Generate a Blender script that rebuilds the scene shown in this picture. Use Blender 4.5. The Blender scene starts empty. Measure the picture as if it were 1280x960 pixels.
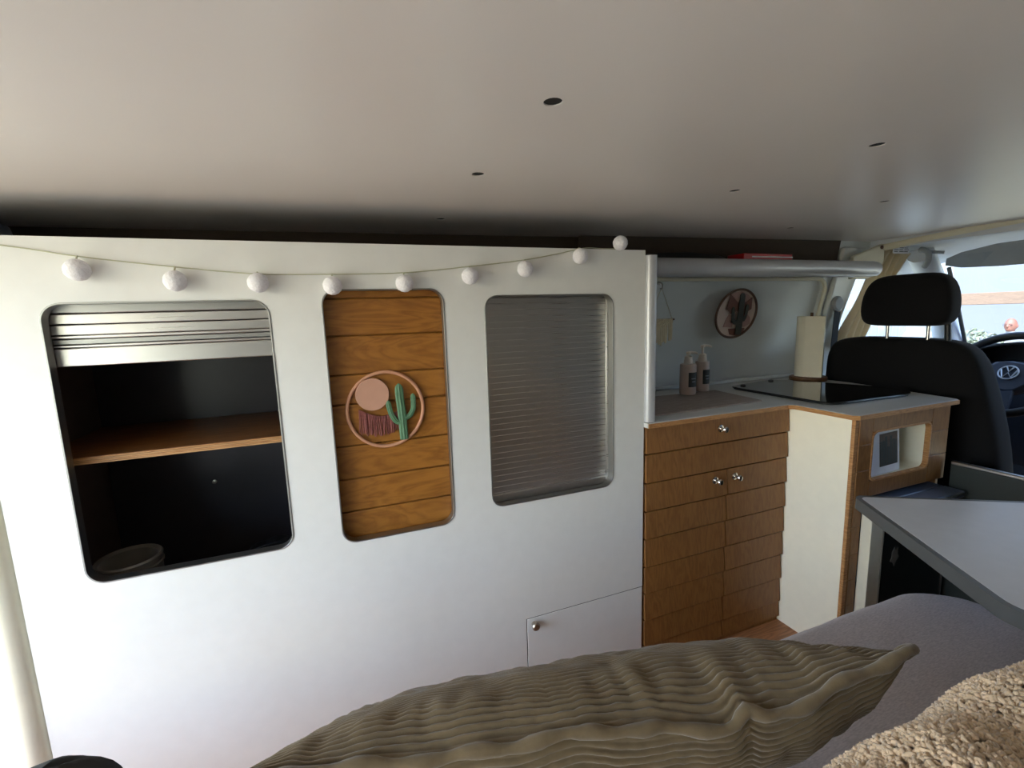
import bpy, bmesh, math, random
import numpy as np
from mathutils import Vector, Matrix, Quaternion, noise
from mathutils.geometry import tessellate_polygon

random.seed(7)
scene = bpy.context.scene
COL = scene.collection
R = math.radians

# ------------------------------------------------------------------ camera
H = 1.115
cam_data = bpy.data.cameras.new('camera')
cam_data.sensor_fit = 'HORIZONTAL'
cam_data.sensor_width = 36.0
cam_data.lens = 577.83 / 1280.0 * 36.0
cam_data.clip_start = 0.01
cam = bpy.data.objects.new('camera', cam_data)
COL.objects.link(cam)
yaw, pitch, roll = R(20.966), R(8.454), R(-1.868)
fwd = Vector((math.sin(yaw) * math.cos(pitch), math.cos(yaw) * math.cos(pitch), -math.sin(pitch)))
rgt = Vector((math.cos(yaw), -math.sin(yaw), 0))
upv = rgt.cross(fwd)
r2 = rgt * math.cos(roll) + upv * math.sin(roll)
u2 = -rgt * math.sin(roll) + upv * math.cos(roll)
m = Matrix((r2, u2, -fwd)).transposed().to_4x4()
m.translation = Vector((0, 0, H))
cam.matrix_world = m
scene.camera = cam

# ------------------------------------------------------------------ world, sun, exposure
world = bpy.data.worlds.new('sky')
scene.world = world
world.use_nodes = True
wn = world.node_tree
wn.nodes.clear()
wo = wn.nodes.new('ShaderNodeOutputWorld')
wb = wn.nodes.new('ShaderNodeBackground')
sky = wn.nodes.new('ShaderNodeTexSky')
sky.sky_type = 'NISHITA'
sky.sun_disc = False
sky.sun_elevation = R(51)
sky.sun_rotation = R(247)
sky.air_density = 1.0
sky.dust_density = 1.2
sky.ozone_density = 0.8
wn.links.new(sky.outputs[0], wb.inputs[0])
wb.inputs[1].default_value = 0.6
wn.links.new(wb.outputs[0], wo.inputs[0])

sun_d = bpy.data.lights.new('sun', 'SUN')
sun_d.energy = 6.2
sun_d.angle = R(1.0)
sun_d.color = (1.0, 0.96, 0.89)
sun = bpy.data.objects.new('sun', sun_d)
COL.objects.link(sun)
# high sun behind the van, kept out of the interior by the raised tailgate
sun.rotation_euler = Vector((0.60, 0.25, -0.80)).to_track_quat('-Z', 'Y').to_euler()
sun.location = (-6, -3, 8)

scene.view_settings.view_transform = 'Standard'
scene.view_settings.look = 'None'
scene.view_settings.gamma = 1.0
scene.view_settings.use_curve_mapping = False
scene.view_settings.exposure = 1.36

# ------------------------------------------------------------------ materials
def lin(c):
    return tuple(((v / 255) / 12.92 if v / 255 <= 0.04045 else ((v / 255 + 0.055) / 1.055) ** 2.4) for v in c)

def new_mat(name):
    mt = bpy.data.materials.new(name)
    mt.use_nodes = True
    nt = mt.node_tree
    return mt, nt, nt.nodes['Principled BSDF']

def mat(name, rgb, rough=0.5, metal=0.0, var=0.05, nscale=30.0, bump=0.0, bscale=200.0, spec=0.5, coat=0.0, sheen=0.0):
    mt, nt, b = new_mat(name)
    c = lin(rgb)
    tc = nt.nodes.new('ShaderNodeTexCoord')
    nz = nt.nodes.new('ShaderNodeTexNoise')
    nz.inputs['Scale'].default_value = nscale
    nz.inputs['Detail'].default_value = 3
    nt.links.new(tc.outputs['Object'], nz.inputs['Vector'])
    rp = nt.nodes.new('ShaderNodeValToRGB')
    rp.color_ramp.elements[0].position = 0.3
    rp.color_ramp.elements[1].position = 0.7
    rp.color_ramp.elements[0].color = (*[max(0, v * (1 - var)) for v in c], 1)
    rp.color_ramp.elements[1].color = (*[min(1, v * (1 + var)) for v in c], 1)
    nt.links.new(nz.outputs['Fac'], rp.inputs['Fac'])
    nt.links.new(rp.outputs['Color'], b.inputs['Base Color'])
    b.inputs['Roughness'].default_value = rough
    b.inputs['Metallic'].default_value = metal
    b.inputs['Specular IOR Level'].default_value = spec
    b.inputs['Coat Weight'].default_value = coat
    b.inputs['Sheen Weight'].default_value = sheen
    if bump:
        n2 = nt.nodes.new('ShaderNodeTexNoise')
        n2.inputs['Scale'].default_value = bscale
        n2.inputs['Detail'].default_value = 4
        nt.links.new(tc.outputs['Object'], n2.inputs['Vector'])
        bp = nt.nodes.new('ShaderNodeBump')
        bp.inputs['Strength'].default_value = bump
        bp.inputs['Distance'].default_value = 0.002
        nt.links.new(n2.outputs['Fac'], bp.inputs['Height'])
        nt.links.new(bp.outputs['Normal'], b.inputs['Normal'])
    return mt

def wood(name, dark, light, rough=0.4, scale=(3, 40, 40), bump=0.15, figure=1.2):
    """grain runs along the axis with the small scale; figure adds wavy veneer rings"""
    mt, nt, b = new_mat(name)
    tc = nt.nodes.new('ShaderNodeTexCoord')
    oi = nt.nodes.new('ShaderNodeObjectInfo')
    add = nt.nodes.new('ShaderNodeVectorMath'); add.operation = 'MULTIPLY_ADD'
    cmb = nt.nodes.new('ShaderNodeCombineXYZ')
    for k in range(3):
        nt.links.new(oi.outputs['Random'], cmb.inputs[k])
    nt.links.new(cmb.outputs[0], add.inputs[0])
    add.inputs[1].default_value = (3.1, 2.3, 5.7)
    nt.links.new(tc.outputs['Object'], add.inputs[2])
    mp = nt.nodes.new('ShaderNodeMapping')
    mp.inputs['Scale'].default_value = scale
    nt.links.new(add.outputs[0], mp.inputs['Vector'])
    n1 = nt.nodes.new('ShaderNodeTexNoise')
    n1.inputs['Scale'].default_value = 1.0
    n1.inputs['Detail'].default_value = 5
    n1.inputs['Distortion'].default_value = figure
    nt.links.new(mp.outputs[0], n1.inputs['Vector'])
    mp2 = nt.nodes.new('ShaderNodeMapping')
    mp2.inputs['Scale'].default_value = tuple(s * 6 for s in scale)
    nt.links.new(add.outputs[0], mp2.inputs['Vector'])
    n2 = nt.nodes.new('ShaderNodeTexNoise')
    n2.inputs['Scale'].default_value = 1.0
    n2.inputs['Detail'].default_value = 4
    nt.links.new(mp2.outputs[0], n2.inputs['Vector'])
    n1s = nt.nodes.new('ShaderNodeMath'); n1s.operation = 'MULTIPLY'; n1s.inputs[1].default_value = 7
    nt.links.new(n1.outputs['Fac'], n1s.inputs[0])
    fr = nt.nodes.new('ShaderNodeMath'); fr.operation = 'PINGPONG'; fr.inputs[1].default_value = 0.5
    nt.links.new(n1s.outputs[0], fr.inputs[0])
    ad = nt.nodes.new('ShaderNodeMath'); ad.operation = 'ADD'
    nt.links.new(fr.outputs[0], ad.inputs[0]); nt.links.new(n2.outputs['Fac'], ad.inputs[1])
    rp = nt.nodes.new('ShaderNodeValToRGB')
    rp.color_ramp.elements[0].position = 0.35
    rp.color_ramp.elements[1].position = 1.0
    rp.color_ramp.elements[0].color = (*lin(dark), 1)
    rp.color_ramp.elements[1].color = (*lin(light), 1)
    nt.links.new(ad.outputs[0], rp.inputs['Fac'])
    nt.links.new(rp.outputs['Color'], b.inputs['Base Color'])
    b.inputs['Roughness'].default_value = rough
    bp = nt.nodes.new('ShaderNodeBump')
    bp.inputs['Strength'].default_value = bump
    bp.inputs['Distance'].default_value = 0.001
    nt.links.new(ad.outputs[0], bp.inputs['Height'])
    nt.links.new(bp.outputs['Normal'], b.inputs['Normal'])
    return mt

def weave(name, rgb, rough=0.9, scale=900.0, var=0.12, sheen=0.2):
    mt, nt, b = new_mat(name)
    c = lin(rgb)
    tc = nt.nodes.new('ShaderNodeTexCoord')
    mp = nt.nodes.new('ShaderNodeMapping'); mp.inputs['Scale'].default_value = (0.25, 1, 1)
    nt.links.new(tc.outputs['Object'], mp.inputs['Vector'])
    nz = nt.nodes.new('ShaderNodeTexNoise'); nz.inputs['Scale'].default_value = scale; nz.inputs['Detail'].default_value = 2
    nt.links.new(mp.outputs[0], nz.inputs['Vector'])
    rp = nt.nodes.new('ShaderNodeValToRGB')
    rp.color_ramp.elements[0].position = 0.3; rp.color_ramp.elements[1].position = 0.7
    rp.color_ramp.elements[0].color = (*[v * (1 - var) for v in c], 1)
    rp.color_ramp.elements[1].color = (*[min(1, v * (1 + var)) for v in c], 1)
    nt.links.new(nz.outputs['Fac'], rp.inputs['Fac'])
    nt.links.new(rp.outputs['Color'], b.inputs['Base Color'])
    b.inputs['Roughness'].default_value = rough
    b.inputs['Sheen Weight'].default_value = sheen
    b.inputs['Specular IOR Level'].default_value = 0.2
    bp = nt.nodes.new('ShaderNodeBump'); bp.inputs['Strength'].default_value = 0.3; bp.inputs['Distance'].default_value = 0.001
    nt.links.new(nz.outputs['Fac'], bp.inputs['Height'])
    nt.links.new(bp.outputs['Normal'], b.inputs['Normal'])
    return mt

def brushed(name, rgb, rough=0.3, sc=(4, 300, 300)):
    mt, nt, b = new_mat(name)
    c = lin(rgb)
    tc = nt.nodes.new('ShaderNodeTexCoord')
    mp = nt.nodes.new('ShaderNodeMapping'); mp.inputs['Scale'].default_value = sc
    nt.links.new(tc.outputs['Object'], mp.inputs['Vector'])
    nz = nt.nodes.new('ShaderNodeTexNoise'); nz.inputs['Scale'].default_value = 1; nz.inputs['Detail'].default_value = 4
    nt.links.new(mp.outputs[0], nz.inputs['Vector'])
    mr = nt.nodes.new('ShaderNodeMapRange')
    mr.inputs['To Min'].default_value = max(0.05, rough - 0.1); mr.inputs['To Max'].default_value = rough + 0.12
    nt.links.new(nz.outputs['Fac'], mr.inputs['Value'])
    nt.links.new(mr.outputs[0], b.inputs['Roughness'])
    b.inputs['Base Color'].default_value = (*c, 1)
    b.inputs['Metallic'].default_value = 1.0
    bp = nt.nodes.new('ShaderNodeBump'); bp.inputs['Strength'].default_value = 0.06; bp.inputs['Distance'].default_value = 0.001
    nt.links.new(nz.outputs['Fac'], bp.inputs['Height'])
    nt.links.new(bp.outputs['Normal'], b.inputs['Normal'])
    return mt

M = {}
M['panel'] = mat('white_laminate', (232, 232, 228), 0.42, bump=0.05, bscale=400, var=0.015)
M['ceiling'] = mat('ceiling_laminate', (228, 220, 214), 0.33, var=0.015, nscale=4)
M['body_white'] = mat('painted_metal', (214, 218, 218), 0.3, var=0.02, nscale=5)
M['cream'] = mat('cream_laminate', (250, 244, 222), 0.5, var=0.015)
M['cream_trim'] = mat('cream_trim', (226, 220, 198), 0.5, var=0.03)
M['wall_carpet'] = mat('grey_wall_carpet', (146, 143, 137), 0.95, bump=0.3)
M['paving'] = mat('pale_gravel', (158, 156, 132), 0.95, var=0.15, nscale=8, bump=0.5, bscale=60)
M['hole'] = mat('dark_bolt_hole', (18, 16, 15), 0.8)
M['shade_and_cloth'] = mat('shade_strip_and_cloth', (66, 55, 47), 0.95, bump=0.4)  # brown stands in for shade above cabinet and shelf; also the folded cloth
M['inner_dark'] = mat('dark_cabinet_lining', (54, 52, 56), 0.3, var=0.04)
M['inner_brown'] = mat('brown_cabinet_side', (96, 80, 70), 0.5)
M['wood_front'] = wood('stained_pine', (126, 84, 42), (148, 102, 54), 0.42, (26, 26, 5), bump=0.04, figure=0.3)
M['wood_niche'] = wood('amber_stained_plywood', (136, 86, 34), (166, 110, 46), 0.38, (3, 12, 13), bump=0.05, figure=1.6)
M['ply'] = wood('plywood_edge', (120, 78, 42), (214, 166, 112), 0.55, (2, 120, 300))
M['ply_edge'] = wood('light_plywood_edge', (150, 100, 55), (196, 146, 92), 0.5, (6, 6, 90))
M['wood_shelf'] = wood('brown_shelf_veneer', (104, 64, 32), (146, 96, 52), 0.35, (3, 30, 30))
M['floor_wood'] = wood('floor_laminate', (140, 92, 58), (190, 134, 92), 0.45, (2, 24, 24))
M['alu'] = brushed('brushed_aluminium', (205, 203, 200), 0.3)
M['alu_dark'] = brushed('satin_aluminium_trim', (168, 168, 165), 0.38, (40, 40, 40))
M['rubber_grey'] = mat('grey_edge_rubber', (96, 98, 97), 0.35, var=0.03)
M['profile'] = mat('silver_profile', (190, 192, 196), 0.35, 0.2, var=0.02)
M['chrome'] = mat('polished_metal', (220, 216, 210), 0.14, 1.0, var=0.01)
M['nickel'] = mat('satin_nickel', (170, 165, 156), 0.3, 1.0, var=0.02)
M['worktop'] = mat('pale_grey_worktop', (208, 206, 202), 0.4, var=0.02)
M['mat_board'] = wood('taupe_board', (138, 122, 112), (166, 150, 140), 0.6, (4, 40, 40))
M['black_glass'] = mat('black_glass', (8, 8, 9), 0.04, var=0.0, coat=0.5)
M['paper'] = mat('kitchen_paper', (240, 234, 214), 0.9, bump=0.3, bscale=150, var=0.02)
M['base_wood'] = wood('dark_turned_wood', (84, 54, 34), (120, 80, 50), 0.5, (10, 10, 40))
M['bottle'] = mat('taupe_ceramic', (176, 156, 146), 0.45, var=0.03)
M['pump'] = mat('cream_plastic', (214, 200, 186), 0.4, var=0.02)
M['label'] = mat('black_label', (16, 17, 20), 0.5)
M['label_ink'] = mat('grey_print', (108, 112, 120), 0.6)
M['black_fabric'] = weave('black_seat_fabric', (17, 17, 19), 0.85, 500, 0.3, 0.05)
M['black_plastic'] = mat('black_plastic', (26, 27, 31), 0.45, bump=0.15, bscale=500, var=0.1)
M['dash'] = mat('dark_blue_grey_plastic', (54, 60, 74), 0.45, bump=0.15, bscale=500, var=0.06)
M['headliner'] = mat('pale_grey_headliner', (206, 210, 216), 0.8, bump=0.2, bscale=400, var=0.02)
M['visor'] = mat('grey_visor', (150, 154, 158), 0.8, bump=0.2, bscale=300, var=0.03)
M['curtain'] = weave('beige_curtain', (222, 208, 180), 0.9, 700, 0.12, 0.3)
_nt = M['curtain'].node_tree
_tr = _nt.nodes.new('ShaderNodeBsdfTranslucent'); _tr.inputs[0].default_value = (0.72, 0.62, 0.46, 1)
_mx = _nt.nodes.new('ShaderNodeMixShader'); _mx.inputs[0].default_value = 0.3
_nt.links.new(_nt.nodes['Principled BSDF'].outputs[0], _mx.inputs[1]); _nt.links.new(_tr.outputs[0], _mx.inputs[2])
_nt.links.new(_mx.outputs[0], _nt.nodes['Material Output'].inputs[0])
M['table'] = mat('grey_table_laminate', (226, 226, 228), 0.28, var=0.02)
M['grey_fabric'] = weave('grey_melange_fabric', (188, 176, 174), 0.95, 420, 0.16, 0.3)
M['olive'] = mat('olive_corduroy', (110, 94, 69), 0.85, var=0.14, nscale=60, bump=0.25, bscale=900, spec=0.15, sheen=0.3)
M['sherpa'] = mat('beige_sherpa', (214, 186, 154), 0.95, var=0.12, nscale=90, bump=0.4, bscale=600, spec=0.1, sheen=0.4)
M['bed_base'] = wood('bed_box_wood', (140, 92, 58), (180, 124, 80), 0.5, (2, 24, 24))
M['thread'] = mat('white_cotton_thread', (238, 236, 240), 0.85, var=0.06, nscale=250, bump=0.9, bscale=260)
M['cord'] = mat('pale_cord', (186, 186, 160), 0.7)
M['pink_wood'] = mat('rose_wood', (206, 150, 118), 0.55, var=0.06)
M['pink_moon'] = mat('dusty_pink_felt', (200, 152, 128), 0.8, var=0.04)
M['green'] = mat('cactus_green', (86, 124, 92), 0.6, var=0.15, nscale=80)
M['fringe'] = mat('plum_fringe', (140, 82, 76), 0.85, var=0.25, nscale=200)
M['brown_ring'] = mat('brown_wooden_ring', (96, 70, 56), 0.6)
M['brown_piece'] = mat('chestnut_wood_piece', (112, 72, 58), 0.6)
M['rose_piece'] = mat('rose_wood_piece', (172, 138, 128), 0.6)
M['pale_piece'] = mat('pale_wood_piece', (206, 188, 176), 0.6)
M['dark_cactus'] = mat('dark_green_wood_piece', (56, 58, 50), 0.6)
M['macrame'] = mat('macrame_cotton', (216, 204, 176), 0.9, var=0.06, bump=0.5, bscale=400)
M['red'] = mat('red_card', (176, 24, 34), 0.4)
M['white_card'] = mat('white_card', (228, 228, 232), 0.5)
M['fridge_black'] = mat('black_fridge_front', (24, 24, 24), 0.35, var=0.05)
M['fridge_grey'] = mat('slate_fridge_top', (96, 106, 124), 0.35)
M['dark_green'] = mat('dark_green_board', (34, 42, 40), 0.5)
M['sticker'] = mat('grey_sticker', (116, 112, 106), 0.6)
M['belt'] = weave('seat_belt_webbing', (34, 36, 42), 0.7, 500, 0.2, 0.0)
M['emblem'] = mat('chrome_emblem', (226, 230, 236), 0.3, 0.15, var=0.0)
M['dish'] = mat('grey_dish', (116, 110, 100), 0.4)
M['grass'] = mat('meadow_grass', (128, 140, 70), 0.95, var=0.3, nscale=6, bump=0.8, bscale=30)
M['house'] = mat('pale_blue_grey_render', (92, 99, 112), 0.9, var=0.02, nscale=2)
M['beam'] = wood('weathered_beam', (88, 74, 64), (104, 88, 76), 0.8, (20, 2, 20))
M['fence'] = mat('grey_white_fence_paint', (132, 140, 148), 0.7, var=0.03)
M['leaf'] = mat('pale_shrub_leaf', (98, 108, 92), 0.7, var=0.3, nscale=20)
M['stem_wood'] = mat('shrub_stem', (96, 80, 60), 0.8)
M['rubber_and_gap_black'] = mat('black_rubber_and_gap_shade', (24, 24, 25), 0.6)  # rubber parts, and the painted shade line round the flap door
M['tarpaulin'] = mat('black_bag_fabric', (20, 20, 24), 0.6, var=0.1)

def glass_mat():
    mt, nt, b = new_mat('window_glass')
    nt.nodes.remove(b)
    out = nt.nodes['Material Output']
    tr = nt.nodes.new('ShaderNodeBsdfTransparent'); tr.inputs[0].default_value = (0.93, 0.96, 0.97, 1)
    gl = nt.nodes.new('ShaderNodeBsdfGlossy'); gl.inputs['Roughness'].default_value = 0.02
    lw = nt.nodes.new('ShaderNodeLayerWeight'); lw.inputs['Blend'].default_value = 0.5
    pw = nt.nodes.new('ShaderNodeMath'); pw.operation = 'POWER'; pw.inputs[1].default_value = 5.0
    nt.links.new(lw.outputs['Facing'], pw.inputs[0])
    fr = nt.nodes.new('ShaderNodeMath'); fr.operation = 'MULTIPLY_ADD'; fr.inputs[1].default_value = 0.9; fr.inputs[2].default_value = 0.06
    nt.links.new(pw.outputs[0], fr.inputs[0])
    mx = nt.nodes.new('ShaderNodeMixShader')
    nt.links.new(fr.outputs[0], mx.inputs[0]); nt.links.new(tr.outputs[0], mx.inputs[1]); nt.links.new(gl.outputs[0], mx.inputs[2])
    nt.links.new(mx.outputs[0], out.inputs[0])
    return mt
M['glass'] = glass_mat()

# ------------------------------------------------------------------ mesh helpers
ORG = {}

def rr(x0, x1, z0, z1, r, n=7):
    pts = []
    rs = r if isinstance(r, (list, tuple)) else (r, r, r, r)
    for (cx, cz, a0, q) in ((x1, z1, 0, 0), (x0, z1, 90, 1), (x0, z0, 180, 2), (x1, z0, 270, 3)):
        k = max(rs[q], 1e-4)
        sx = 1 if a0 in (0, 270) else -1
        sz = 1 if a0 in (0, 90) else -1
        for i in range(n + 1):
            a = R(a0 + 90 * i / n)
            pts.append((cx - sx * k + k * math.cos(a), cz - sz * k + k * math.sin(a)))
    return pts

class MB:
    def __init__(s):
        s.v = []; s.f = []
    def box(s, x0, x1, y0, y1, z0, z1):
        b = len(s.v)
        s.v += [(x, y, z) for z in (z0, z1) for y in (y0, y1) for x in (x0, x1)]
        s.f += [tuple(b + i for i in q) for q in ((0, 2, 3, 1), (4, 5, 7, 6), (0, 1, 5, 4), (2, 6, 7, 3), (0, 4, 6, 2), (1, 3, 7, 5))]
        return s
    def plate(s, outer, holes, d0, d1, axis='y', fn=None):
        loops = [outer] + list(holes)
        tri = tessellate_polygon([[Vector((p[0], p[1], 0)) for p in lp] for lp in loops])
        allp = [p for lp in loops for p in lp]
        b = len(s.v); n = len(allp)
        def mp(p, d):
            return fn(p, d) if fn else {'y': (p[0], d, p[1]), 'x': (d, p[0], p[1]), 'z': (p[0], p[1], d)}[axis]
        s.v += [mp(p, d0) for p in allp] + [mp(p, d1) for p in allp]
        for t in tri:
            s.f.append((b + t[0], b + t[1], b + t[2])); s.f.append((b + n + t[2], b + n + t[1], b + n + t[0]))
        o = b
        for lp in loops:
            k = len(lp)
            for i in range(k):
                j = (i + 1) % k
                s.f.append((o + i, o + j, o + j + n, o + i + n))
            o += k
        return s
    def tube(s, pts, r, n=8, closed=False, flat=None):
        pts = [Vector(p) for p in pts]; N = len(pts); b = len(s.v)
        rs = r if isinstance(r, (list, tuple)) else [r] * N
        up = Vector((0.13, 0.21, 0.97)).normalized()
        prev = None
        for i, p in enumerate(pts):
            a = pts[(i - 1) % N] if (closed or i > 0) else p
            c = pts[(i + 1) % N] if (closed or i < N - 1) else p
            t = (c - a).normalized()
            if prev is None:
                q = up if abs(t.dot(up)) < 0.9 else Vector((1, 0, 0))
                u = (q - t * q.dot(t)).normalized()
            else:
                u = (prev - t * prev.dot(t)).normalized()
            prev = u; w = t.cross(u)
            for k in range(n):
                an = 2 * math.pi * k / n
                s.v.append(tuple(p + u * (rs[i] * math.cos(an)) + w * (rs[i] * (flat or 1) * math.sin(an))))
        for i in range(N if closed else N - 1):
            for k in range(n):
                j = (i + 1) % N
                s.f.append((b + i * n + k, b + i * n + (k + 1) % n, b + j * n + (k + 1) % n, b + j * n + k))
        if not closed:
            s.f.append(tuple(b + k for k in reversed(range(n))))
            s.f.append(tuple(b + (N - 1) * n + k for k in range(n)))
        return s
    def lathe(s, prof, c=(0, 0, 0), n=24, axis=None, sx=1.0, sy=1.0):
        b = len(s.v)
        q = Vector((0, 0, 1)).rotation_difference(Vector(axis)) if axis else None
        for (r, z) in prof:
            for k in range(n):
                a = 2 * math.pi * k / n
                p = Vector((r * math.cos(a) * sx, r * math.sin(a) * sy, z))
                if q: p = q @ p
                s.v.append(tuple(p + Vector(c)))
        for i in range(len(prof) - 1):
            for k in range(n):
                s.f.append((b + i * n + k, b + i * n + (k + 1) % n, b + (i + 1) * n + (k + 1) % n, b + (i + 1) * n + k))
        if prof[0][0] > 1e-5: s.f.append(tuple(b + k for k in reversed(range(n))))
        if prof[-1][0] > 1e-5: s.f.append(tuple(b + (len(prof) - 1) * n + k for k in range(n)))
        return s
    def grid(s, fn, nu, nv, cu=False):
        b = len(s.v)
        for j in range(nv + 1):
            for i in range(nu if cu else nu + 1):
                s.v.append(tuple(fn(i / nu, j / nv)))
        w = nu if cu else nu + 1
        for j in range(nv):
            for i in range(nu):
                i2 = (i + 1) % w
                s.f.append((b + j * w + i, b + j * w + i2, b + (j + 1) * w + i2, b + (j + 1) * w + i))
        return s
    def sphere(s, c, rx, ry=None, rz=None, nu=20, nv=12):
        ry = ry or rx; rz = rz or rx
        return s.lathe([(max(1e-6, math.sin(math.pi * j / nv)) , -math.cos(math.pi * j / nv)) for j in range(nv + 1)], (0, 0, 0), nu).xf_last(nu * (nv + 1), lambda p: (c[0] + p[0] * rx, c[1] + p[1] * ry, c[2] + p[2] * rz))
    def xf_last(s, n, fn):
        s.v[-n:] = [tuple(fn(p)) for p in s.v[-n:]]
        return s
    def mesh(s, name, material, org=(0, 0, 0), ang=38, recalc=True):
        me = bpy.data.meshes.new(name)
        o = Vector(org)
        me.from_pydata([tuple(Vector(p) - o) for p in s.v], [], s.f)
        bm = bmesh.new(); bm.from_mesh(me)
        bmesh.ops.remove_doubles(bm, verts=bm.verts, dist=1e-6)
        if recalc: bmesh.ops.recalc_face_normals(bm, faces=bm.faces)
        bm.to_mesh(me); bm.free()
        me.polygons.foreach_set('use_smooth', [True] * len(me.polygons))
        me.set_sharp_from_angle(angle=R(ang))
        me.materials.append(material)
        return me
    def build(s, name, material, parent=None, bevel=0.0, seg=2, ang=38, recalc=True):
        if isinstance(material, str): material = M[material]
        if parent is not None:
            org = ORG[parent.name]
        else:
            v = np.array(s.v)
            org = ((v[:, 0].min() + v[:, 0].max()) / 2, (v[:, 1].min() + v[:, 1].max()) / 2, v[:, 2].min())
        o = bpy.data.objects.new(name, s.mesh(name, material, org, ang, recalc))
        COL.objects.link(o)
        ORG[o.name] = org
        if parent is not None: o.parent = parent
        else: o.location = org
        if bevel:
            b = o.modifiers.new('bevel', 'BEVEL'); b.width = bevel; b.segments = seg; b.limit_method = 'ANGLE'; b.angle_limit = R(50)
        return o

def empty(name, loc, label, cat, group=None):
    o = bpy.data.objects.new(name, None)
    o.empty_display_size = 0.05
    COL.objects.link(o); o.location = loc; ORG[o.name] = tuple(loc)
    return tag(o, label, cat, group)

def tag(o, label=None, cat=None, group=None, kind=None):
    if label: o['label'] = label
    if cat: o['category'] = cat
    if group: o['group'] = group
    if kind: o['kind'] = kind
    return o

def struct(o): return tag(o, kind='structure')

def inst(name, src, parent, loc, scale=None):
    """another object on the mesh of src, moved by loc inside the same parent"""
    o = bpy.data.objects.new(name, src.data)
    COL.objects.link(o); o.parent = parent
    o.location = Vector(src.location) + Vector(loc)
    if scale: o.scale = scale
    for md in src.modifiers:
        b = o.modifiers.new(md.name, md.type)
        if md.type == 'BEVEL': b.width = md.width; b.segments = md.segments; b.limit_method = md.limit_method; b.angle_limit = md.angle_limit
    ORG[o.name] = ORG[src.name]
    return o

def catmull(pts, n=8, closed=False):
    P = [Vector(p) for p in pts]; out = []; N = len(P)
    rng = range(N if closed else N - 1)
    for i in rng:
        p0 = P[(i - 1) % N] if closed or i > 0 else P[i]
        p1 = P[i]; p2 = P[(i + 1) % N]
        p3 = P[(i + 2) % N] if closed or i + 2 < N else p2
        for k in range(n):
            t = k / n
            out.append(0.5 * ((2 * p1) + (-p0 + p2) * t + (2 * p0 - 5 * p1 + 4 * p2 - p3) * t * t + (-p0 + 3 * p1 - 3 * p2 + p3) * t ** 3))
    if not closed: out.append(P[-1])
    return out

# ================================================================== SETTING
FZ = -0.015                                  # van floor
def cz(x): return 1.362 + 0.0125 * x         # underside of the ceiling board

XR, XF = -1.30, 2.30                         # rear opening, front edge of the ceiling board
struct(MB().box(XR, 3.2, -0.40, 1.56, FZ - 0.05, FZ).build('floor', 'floor_wood'))

holes = [(0.269, 0.535), (0.266, 0.83), (0.285, 1.22), (0.862, 0.535), (0.862, 0.825), (1.385, 0.83), (1.50, 1.19)]
hl = [[(hx + 0.0115 * math.cos(a), hy + 0.0115 * math.sin(a)) for a in [2 * math.pi * k / 16 for k in range(16)]] for hx, hy in holes]
ceil = struct(MB().plate([(XR, -0.40), (XF, -0.40), (XF, 1.56), (XR, 1.56)], hl, 0, 0.02, fn=lambda p, d: (p[0], p[1], cz(p[0]) + d)).build('ceiling', 'ceiling'))
for hx, hy in holes:
    z = cz(hx)
    MB().lathe([(0.0117, z + 0.0015), (0.0117, z + 0.024), (0.0, z + 0.024)], (hx, hy, 0), 16).build('bolt_hole', 'hole', ceil)

# left side wall of the van: kitchen panel recess, then the cab door window
def wy_(z): return 1.5 - 0.22 * (min(max(z, 0.6), 1.36) - 0.97)      # the kitchen side wall leans in towards the roof
rec = rr(0.86, 2.062, 0.70, 1.230, 0.06, 8)
cabwin = [(2.22, 0.93), (2.98, 0.93), (3.0, 0.96), (2.78, 1.28), (2.70, 1.315), (2.36, 1.315), (2.29, 1.29), (2.24, 1.20)]
struct(MB().plate([(XR + 0.06, FZ), (0.838, FZ), (0.838, 1.40), (XR + 0.06, 1.40)], [], 1.50, 1.56, 'y').build('wall_left', 'body_white'))
def lean(p, d): return (p[0], wy_(p[1]) + d, p[1])
zs = [FZ, 0.6, 1.36, 1.44]
struct(MB().plate([(0.838, 0.6), (3.25, 0.6), (3.25, 0.92), (2.90, 1.40), (0.838, 1.40)], [rec, cabwin], 0, 0.13, fn=lean).build('wall_left_front', 'body_white', bevel=0.004))
struct(MB().box(0.838, 3.25, 1.58, 1.62, FZ, 0.6).build('wall_left_sill', 'body_white'))
# recessed skin, bowed outwards
def skin(u, v):
    x = 0.84 + u * 1.25; z = 0.66 + v * 0.60
    return (x, wy_(z) + 0.012 + 0.04 * (1 - (2 * v - 0.9) ** 2 * 0.7) * (1 - max(0, (u - 0.8) / 0.2) ** 2 * 0.8), z)
struct(MB().grid(skin, 30, 20).build('wall_left_panel', 'body_white', recalc=False))
struct(MB().tube([(x, wy_(z) - 0.003, z) for x, z in rec], 0.0085, 8, True).build('trim_1', 'cream_trim'))
struct(MB().box(XR + 0.06, 0.838, 1.44, 1.499, 1.285, 1.40).build('trim_2', 'shade_and_cloth'))  # dark strip painting the shade between cabinet top and ceiling
struct(MB().plate([(0.80, 1.285), (0.838, 1.285), (0.838, 1.250), (2.08, 1.250), (2.08, 1.41), (0.80, 1.41)], [], -0.012, -0.001, fn=lean).build('trim_12', 'shade_and_cloth'))  # same painted shade carried on above the overhead shelf
# ledge where the worktop meets the wall
struct(MB().box(0.85, 2.02, 1.520, 1.535, 0.792, 0.806).build('trim_3', 'body_white', bevel=0.003))

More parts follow.
